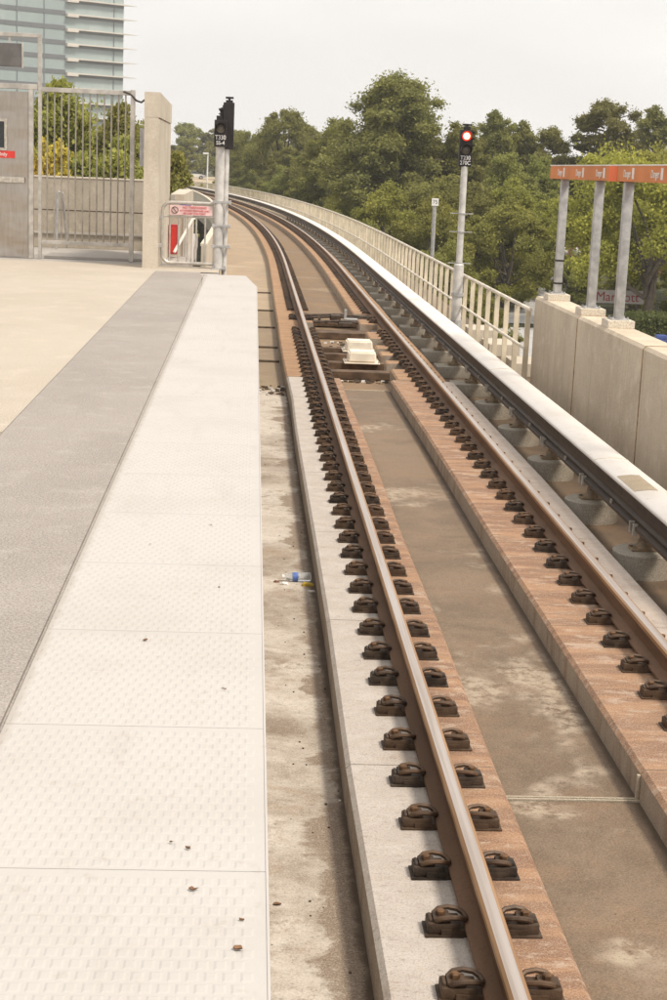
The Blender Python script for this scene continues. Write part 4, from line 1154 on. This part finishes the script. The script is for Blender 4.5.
# hotel sign
t = thing('hotel_sign', 'pale hotel sign board with dark red lettering between the grey columns', 'sign', (20.1, 84.9, -6.5))
m = MB(); m.box(-1.5,1.5,-.1,.1,1.50,2.22,bev=.02); m.build('board', M['sign_pale'], t)
for q in (-1.14,1.14):
    m = MB(); m.box(q-.06,q+.06,-.05,.05,0,1.5); m.build('leg', M['roof_dark'], t)
text('lettering', 'Marriott', .72, M['marriott_red'], t, face_cam(.0,-.11,1.84), sx=.98, bold=.0)

# street boxes
for (x, mt, lab) in [(18.75,'street_blue','blue newspaper box at the right edge beyond the wall'),(19.35,'street_red','red newspaper box at the right edge beside the blue one')]:
    t = thing('newspaper_box', lab, 'box', (x, 70, -6.5))
    m = MB(); m.box(-.24,.24,-.2,.2,.45,1.1,bev=.03); m.box(-.25,.25,-.16,.21,1.1,1.3,bev=.05); m.build('casing', M[mt], t)
    m = MB(); m.box(-.18,.18,-.21,-.195,.62,1.0); m.build('window', M['sign_pale'], t)
    m = MB(); m.box(-.05,.05,-.05,.05,0,.45); m.box(-.2,.2,-.2,.2,0,.03); m.build('stand', M['roof_dark'], t)

# globe lamp, round sign, pole sign, parking lights
t = thing('globe_lamp', 'street lamp with twin white globes behind the first grey column', 'lamp', (20.4, 100, hz(0,100)))
m = MB(); m.tube([(0,0,0),(0,0,2.35)], .06, 8); m.tube([(-.42,0,2.35),(.42,0,2.35)], .04, 8); m.build('post', M['roof_dark'], t)
for sx in (-1,1):
    m = MB(); m.lathe([(.03,-.28),(.18,-.22),(.27,-.06),(.27,.06),(.18,.22),(.03,.28)], (sx*.42,0,2.62), 16); m.build('globe', M['globe_white'], t, smooth=True)
t = thing('round_sign', 'small round white sign on a post behind the wall end', 'sign', (20.25, 98, hz(0,98)))
m = MB(); m.tube([(0,0,0),(0,0,1.2)], .03, 6); m.build('post', M['galv'], t); m = MB(); m.lathe([(.22,0),(.22,.03)], (0,-.03,1.35), 20, mat=RX); m.build('disc', M['globe_white'], t)
t = thing('post_sign', 'slim grey post with a small white square sign behind the railing', 'sign', (6.9, 60, -6.5))
m = MB(); m.tube([(0,0,0),(0,0,6.95)], .075, 8); m.build('post', M['galv'], t)
m = MB(); m.box(-.13,.13,-.10,-.08,6.88,7.16,bev=.005); pl = m.build('plate', M['globe_white'], t)
text('lettering', '75', .20, M['seam_dark'], pl, face_cam(0,-.105,7.02))
for i, (x, lab) in enumerate([(-5.95,'tall thin parking lot lamp post left of the black signal'),(-1.35,'tall thin parking lot lamp post right of the black signal')]):
    t = thing('lot_lamp', lab, 'lamp', (x, 200, hz(0,200)), 0, 'lamp posts of the far parking lot')
    hh = 2.8-hz(0,200); m = MB(); m.tube([(0,0,0),(0,0,hh)], .09, 8); m.build('post', M['globe_white'], t); m = MB(); m.box(-.6,.1,-.2,.2,hh,hh+.22,bev=.04); m.build('lamp_head', M['globe_white'], t)

# cars
def car(x, y, rz, mt, lab):
    t = thing('parked_car', lab, 'car', (x, y, hz(x, y)+.06), rz)
    m = MB(); prof = [(-2.2,.3),(2.2,.3),(2.25,.62),(2.1,.80),(1.2,.92),(-1.35,.98),(-2.15,.92),(-2.25,.6)]
    bm = bmesh.new(); vs = [[bm.verts.new((px_, yy, pz)) for px_, pz in prof] for yy in (-.86,.86)]
    bm.faces.new(vs[0]); bm.faces.new(vs[1][::-1])
    for i in range(8): bm.faces.new([vs[0][i], vs[0][(i+1)%8], vs[1][(i+1)%8], vs[1][i]])
    bmesh.ops.bevel(bm, geom=bm.edges[:], offset=.07, segments=2, affect='EDGES'); m.addbm(bm); bm.free()
    m.build('body', M[mt], t, smooth=True)
    m = MB(); b = len(m.v)
    for (px_, pz, yy) in [(-1.75,.95,.76),(1.15,.90,.76),(.45,1.40,.62),(-1.1,1.42,.62)]:
        m.v += [(px_,-yy,pz),(px_,yy,pz)]
    for f in ((0,2,4,6),(1,7,5,3),(0,1,3,2),(2,3,5,4),(4,5,7,6),(6,7,1,0)): m.f.append(f); m.m.append(0)
    m.build('window', M['glass_dark'], t)
    m = MB(); m.box(-1.08,.43,-.62,.62,1.405,1.45,bev=.02); m.build('roof', M[mt], t)
    for (wx, wy) in ((-1.35,-.82),(-1.35,.82),(1.35,-.82),(1.35,.82)):
        m = MB(); m.lathe([(.32,-.1),(.33,-.08),(.33,.08),(.32,.1)], (wx,wy,.32), 18, mat=RX); w_ = m.build('wheel', M['tyre'], t); m = MB(); m.lathe([(.2,-.105),(.2,.105)], (wx,wy,.32), 14, mat=RX); m.build('rim', M['galv'], w_)
car(18.6, 105, .3, 'car_white', 'white parked car half hidden by trees left of the first grey column')
car(16.2, 98, .2, 'car_white', 'white parked car seen under the trees above the railing end')
car(-11.0, 285, .1, 'car_white', 'white car far off in the parking lot')
car(17.0, 101, .1, 'car_maroon', 'dark red parked car near the wall end')

# beige building
t = thing('beige_building', 'beige stepped building showing between the trees behind the columns', 'building', (29.5, 142, hz(0,142)))
m = MB(); m.box(-7,9,0,10,0,1.2); m.box(-3,9,.0,10,1.2,2.1); m.box(-3.0,-.4,-.5,4,2.1,3.0); m.build('wall', M['beige_bldg'], t)
m = MB(); m.box(-7.2,-3.1,-.2,10,1.2,1.35); m.box(-.3,9.2,-.2,10,2.12,2.4); m.build('roof', M['tower_fin'], t)
m = MB(); b = len(m.v); m.v += [(-1.8,-.3,3.0),(9,-.3,3.0),(9,10,3.0),(-1.8,10,3.0),(0,4,5.0),(8,4,5.0)]
for f in ((0,1,5,4),(1,2,5),(2,3,4,5),(3,0,4)): m.f.append(f); m.m.append(0)
m.build('dark_roof', M['roof_dark'], t)
for xx in (-6,-4.4,1,3.4,5.8): m = MB(); m.box(xx,xx+.9,-.06,.05,.3,.95); m.build('window', M['glass_dark'], t)
m = MB(); m.box(0,9,0,4,0,2.2); t2 = thing('brick_wall', 'dark red brick wall low behind the twin globe lamp', 'wall', (22.5, 112, hz(0,112))); m.build('wall_panel', M['brick_red'], t2)

# ------------------------------------------------------------------ office tower
ang = math.radians(34+3.33*0-0)
base = Vector((-37.73, 453.4, -1))
t = thing('office_tower', 'teal glass office tower with pale horizontal fins', 'building', base, 0)
fx = Vector((math.cos(ang), math.sin(ang), 0)); fy = Vector((-math.sin(ang), math.cos(ang), 0))
MT = Matrix(((fx.x, fy.x, 0, 0),(fx.y, fy.y, 0, 0),(0,0,1,0),(0,0,0,1)))
FH = 3.88; NF = 21
LW = 110
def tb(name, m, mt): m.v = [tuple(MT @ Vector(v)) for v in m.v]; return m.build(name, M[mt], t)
m = MB(); m.box(-LW,0,0,45,0,FH*NF+2); tb('wall', m, 'tower_glass')
fins = 18.0     # the last bay with fins, near the corner
off = (23.86+1+0.5) % FH
for k in range(NF):
    z = off+k*FH
    m = MB(); m.box(-LW,-fins,-.12,0,z-.15,z+1.05); tb('spandrel', m, 'tower_band')
    m = MB(); b = len(m.v)
    m.box(-fins,0,-1.3,0,z,z+.34); 
    # tapering end of the fin beyond the corner
    m.v += [(0,-1.3,z),(0,.0,z),(4.2,-.6,z+.1),(0,-1.3,z+.34),(0,0,z+.34),(4.2,-.6,z+.22)]; b += 8
    for f in ((0,1,2),(3,5,4),(0,2,5,3),(1,4,5,2)): m.f.append(tuple(b+i for i in f)); m.m.append(0)
    m.box(-fins,-fins+3.4,-1.35,-.05,z-.55,z-.003)
    tb('fin', m, 'tower_fin')
    m = MB(); m.box(-fins,0,-.08,0,z-.75,z-.002); tb('fin_shade_strip', m, 'tower_band')  # dark strip standing in for the shade under each fin
for xx in (-24.5,-32.5,-40.5,-48.5,-56.5,-64.5,-72.5,-3.2):
    m = MB(); m.box(xx,xx+.22,-.2,0,0,FH*NF+2); tb('mullion', m, 'tower_mullion')
m = MB(); m.box(-LW,.2,-.2,45,FH*NF+2,FH*NF+3); tb('roof', m, 'tower_fin')

# ------------------------------------------------------------------ guideway piers (below)
for i, q in enumerate((10, 40, 70, 100, 130)):
    p = pt(1.7, q); m = MB(); m.box(-.8,.8,-.6,.6,0,4.5-.0,bev=.05)
    o = m.build('guideway_pier', M['pedestal_conc']); o.location = (p[0], p[1], -6.5); o.rotation_euler = (0,0,heading(q)); tag(o, 'concrete pier under the guideway', 'pier', 'piers under the guideway')

hm = bpy.data.materials.new('haze_air'); hm.use_nodes = True; ht = hm.node_tree; ht.nodes.clear()
ho = ht.nodes.new('ShaderNodeOutputMaterial'); hv = ht.nodes.new('ShaderNodeVolumePrincipled'); hv.inputs['Color'].default_value = (.97,.95,.92,1); hv.inputs['Density'].default_value = HAZE
hv.inputs['Anisotropy'].default_value = .2; ht.links.new(hv.outputs[0], ho.inputs['Volume'])
m = MB(); m.box(-260,420,-40,560,-7.6,95); o = m.build('haze', hm); o['kind'] = 'stuff'
# ------------------------------------------------------------------ world, sun, camera
w = bpy.data.worlds.new('World'); scene.world = w; w.use_nodes = True
nt = w.node_tree; bg = nt.nodes['Background']
SUN_EL, SUN_AZ = math.radians(56), math.radians(128)     # azimuth measured from +Y clockwise
sky = nt.nodes.new('ShaderNodeTexSky'); sky.sky_type = 'NISHITA'; sky.sun_disc = False; sky.sun_elevation = SUN_EL; sky.sun_rotation = SUN_AZ
sky.air_density = 1.0; sky.dust_density = 4.0; sky.ozone_density = 1.0
tc = nt.nodes.new('ShaderNodeTexCoord'); mp = nt.nodes.new('ShaderNodeMapping'); mp.inputs['Scale'].default_value = (1,1,3.5); nt.links.new(tc.outputs['Generated'], mp.inputs['Vector'])
nz = nt.nodes.new('ShaderNodeTexNoise'); nz.inputs['Scale'].default_value = 2.2; nz.inputs['Detail'].default_value = 7; nz.inputs['Roughness'].default_value = .5; nt.links.new(mp.outputs[0], nz.inputs['Vector'])
cr = nt.nodes.new('ShaderNodeValToRGB'); cr.color_ramp.elements[0].position = .40; cr.color_ramp.elements[0].color = (8.2,7.95,7.7,1); cr.color_ramp.elements[1].position = .62; cr.color_ramp.elements[1].color = (9.5,9.25,8.95,1)
nt.links.new(nz.outputs['Fac'], cr.inputs['Fac'])
mx = nt.nodes.new('ShaderNodeMix'); mx.data_type = 'RGBA'; mx.inputs[0].default_value = .93
nt.links.new(sky.outputs[0], mx.inputs[6]); nt.links.new(cr.outputs[0], mx.inputs[7]); nt.links.new(mx.outputs[2], bg.inputs['Color'])
bg.inputs['Strength'].default_value = .10
sl = bpy.data.lights.new('sun', 'SUN'); sl.energy = 2.7; sl.angle = math.radians(10); sl.color = (1, .91, .78)
so = bpy.data.objects.new('sun', sl); COL.objects.link(so)
d = Vector((math.sin(SUN_AZ)*math.cos(SUN_EL), math.cos(SUN_AZ)*math.cos(SUN_EL), math.sin(SUN_EL)))
so.rotation_euler = d.to_track_quat('Z', 'Y').to_euler()

cam = bpy.data.cameras.new('camera'); cam.sensor_fit = 'VERTICAL'; cam.sensor_height = 24; cam.lens = 24*1.550
cam.clip_end = 10000; cam.clip_start = .05
co = bpy.data.objects.new('camera', cam); COL.objects.link(co)
yaw, pitch, roll = 0.058110616, 0.2097711656, 0.041
Rm = Matrix.Rotation(-yaw, 4, 'Z') @ Matrix.Rotation(PI/2-pitch, 4, 'X') @ Matrix.Rotation(roll, 4, 'Z')
co.matrix_world = Matrix.Translation((0,0,1.57)) @ Rm
scene.camera = co
vs = scene.view_settings; vs.view_transform = 'Standard'; vs.look = 'None'; vs.gamma = 1; vs.use_curve_mapping = False; vs.exposure = .35
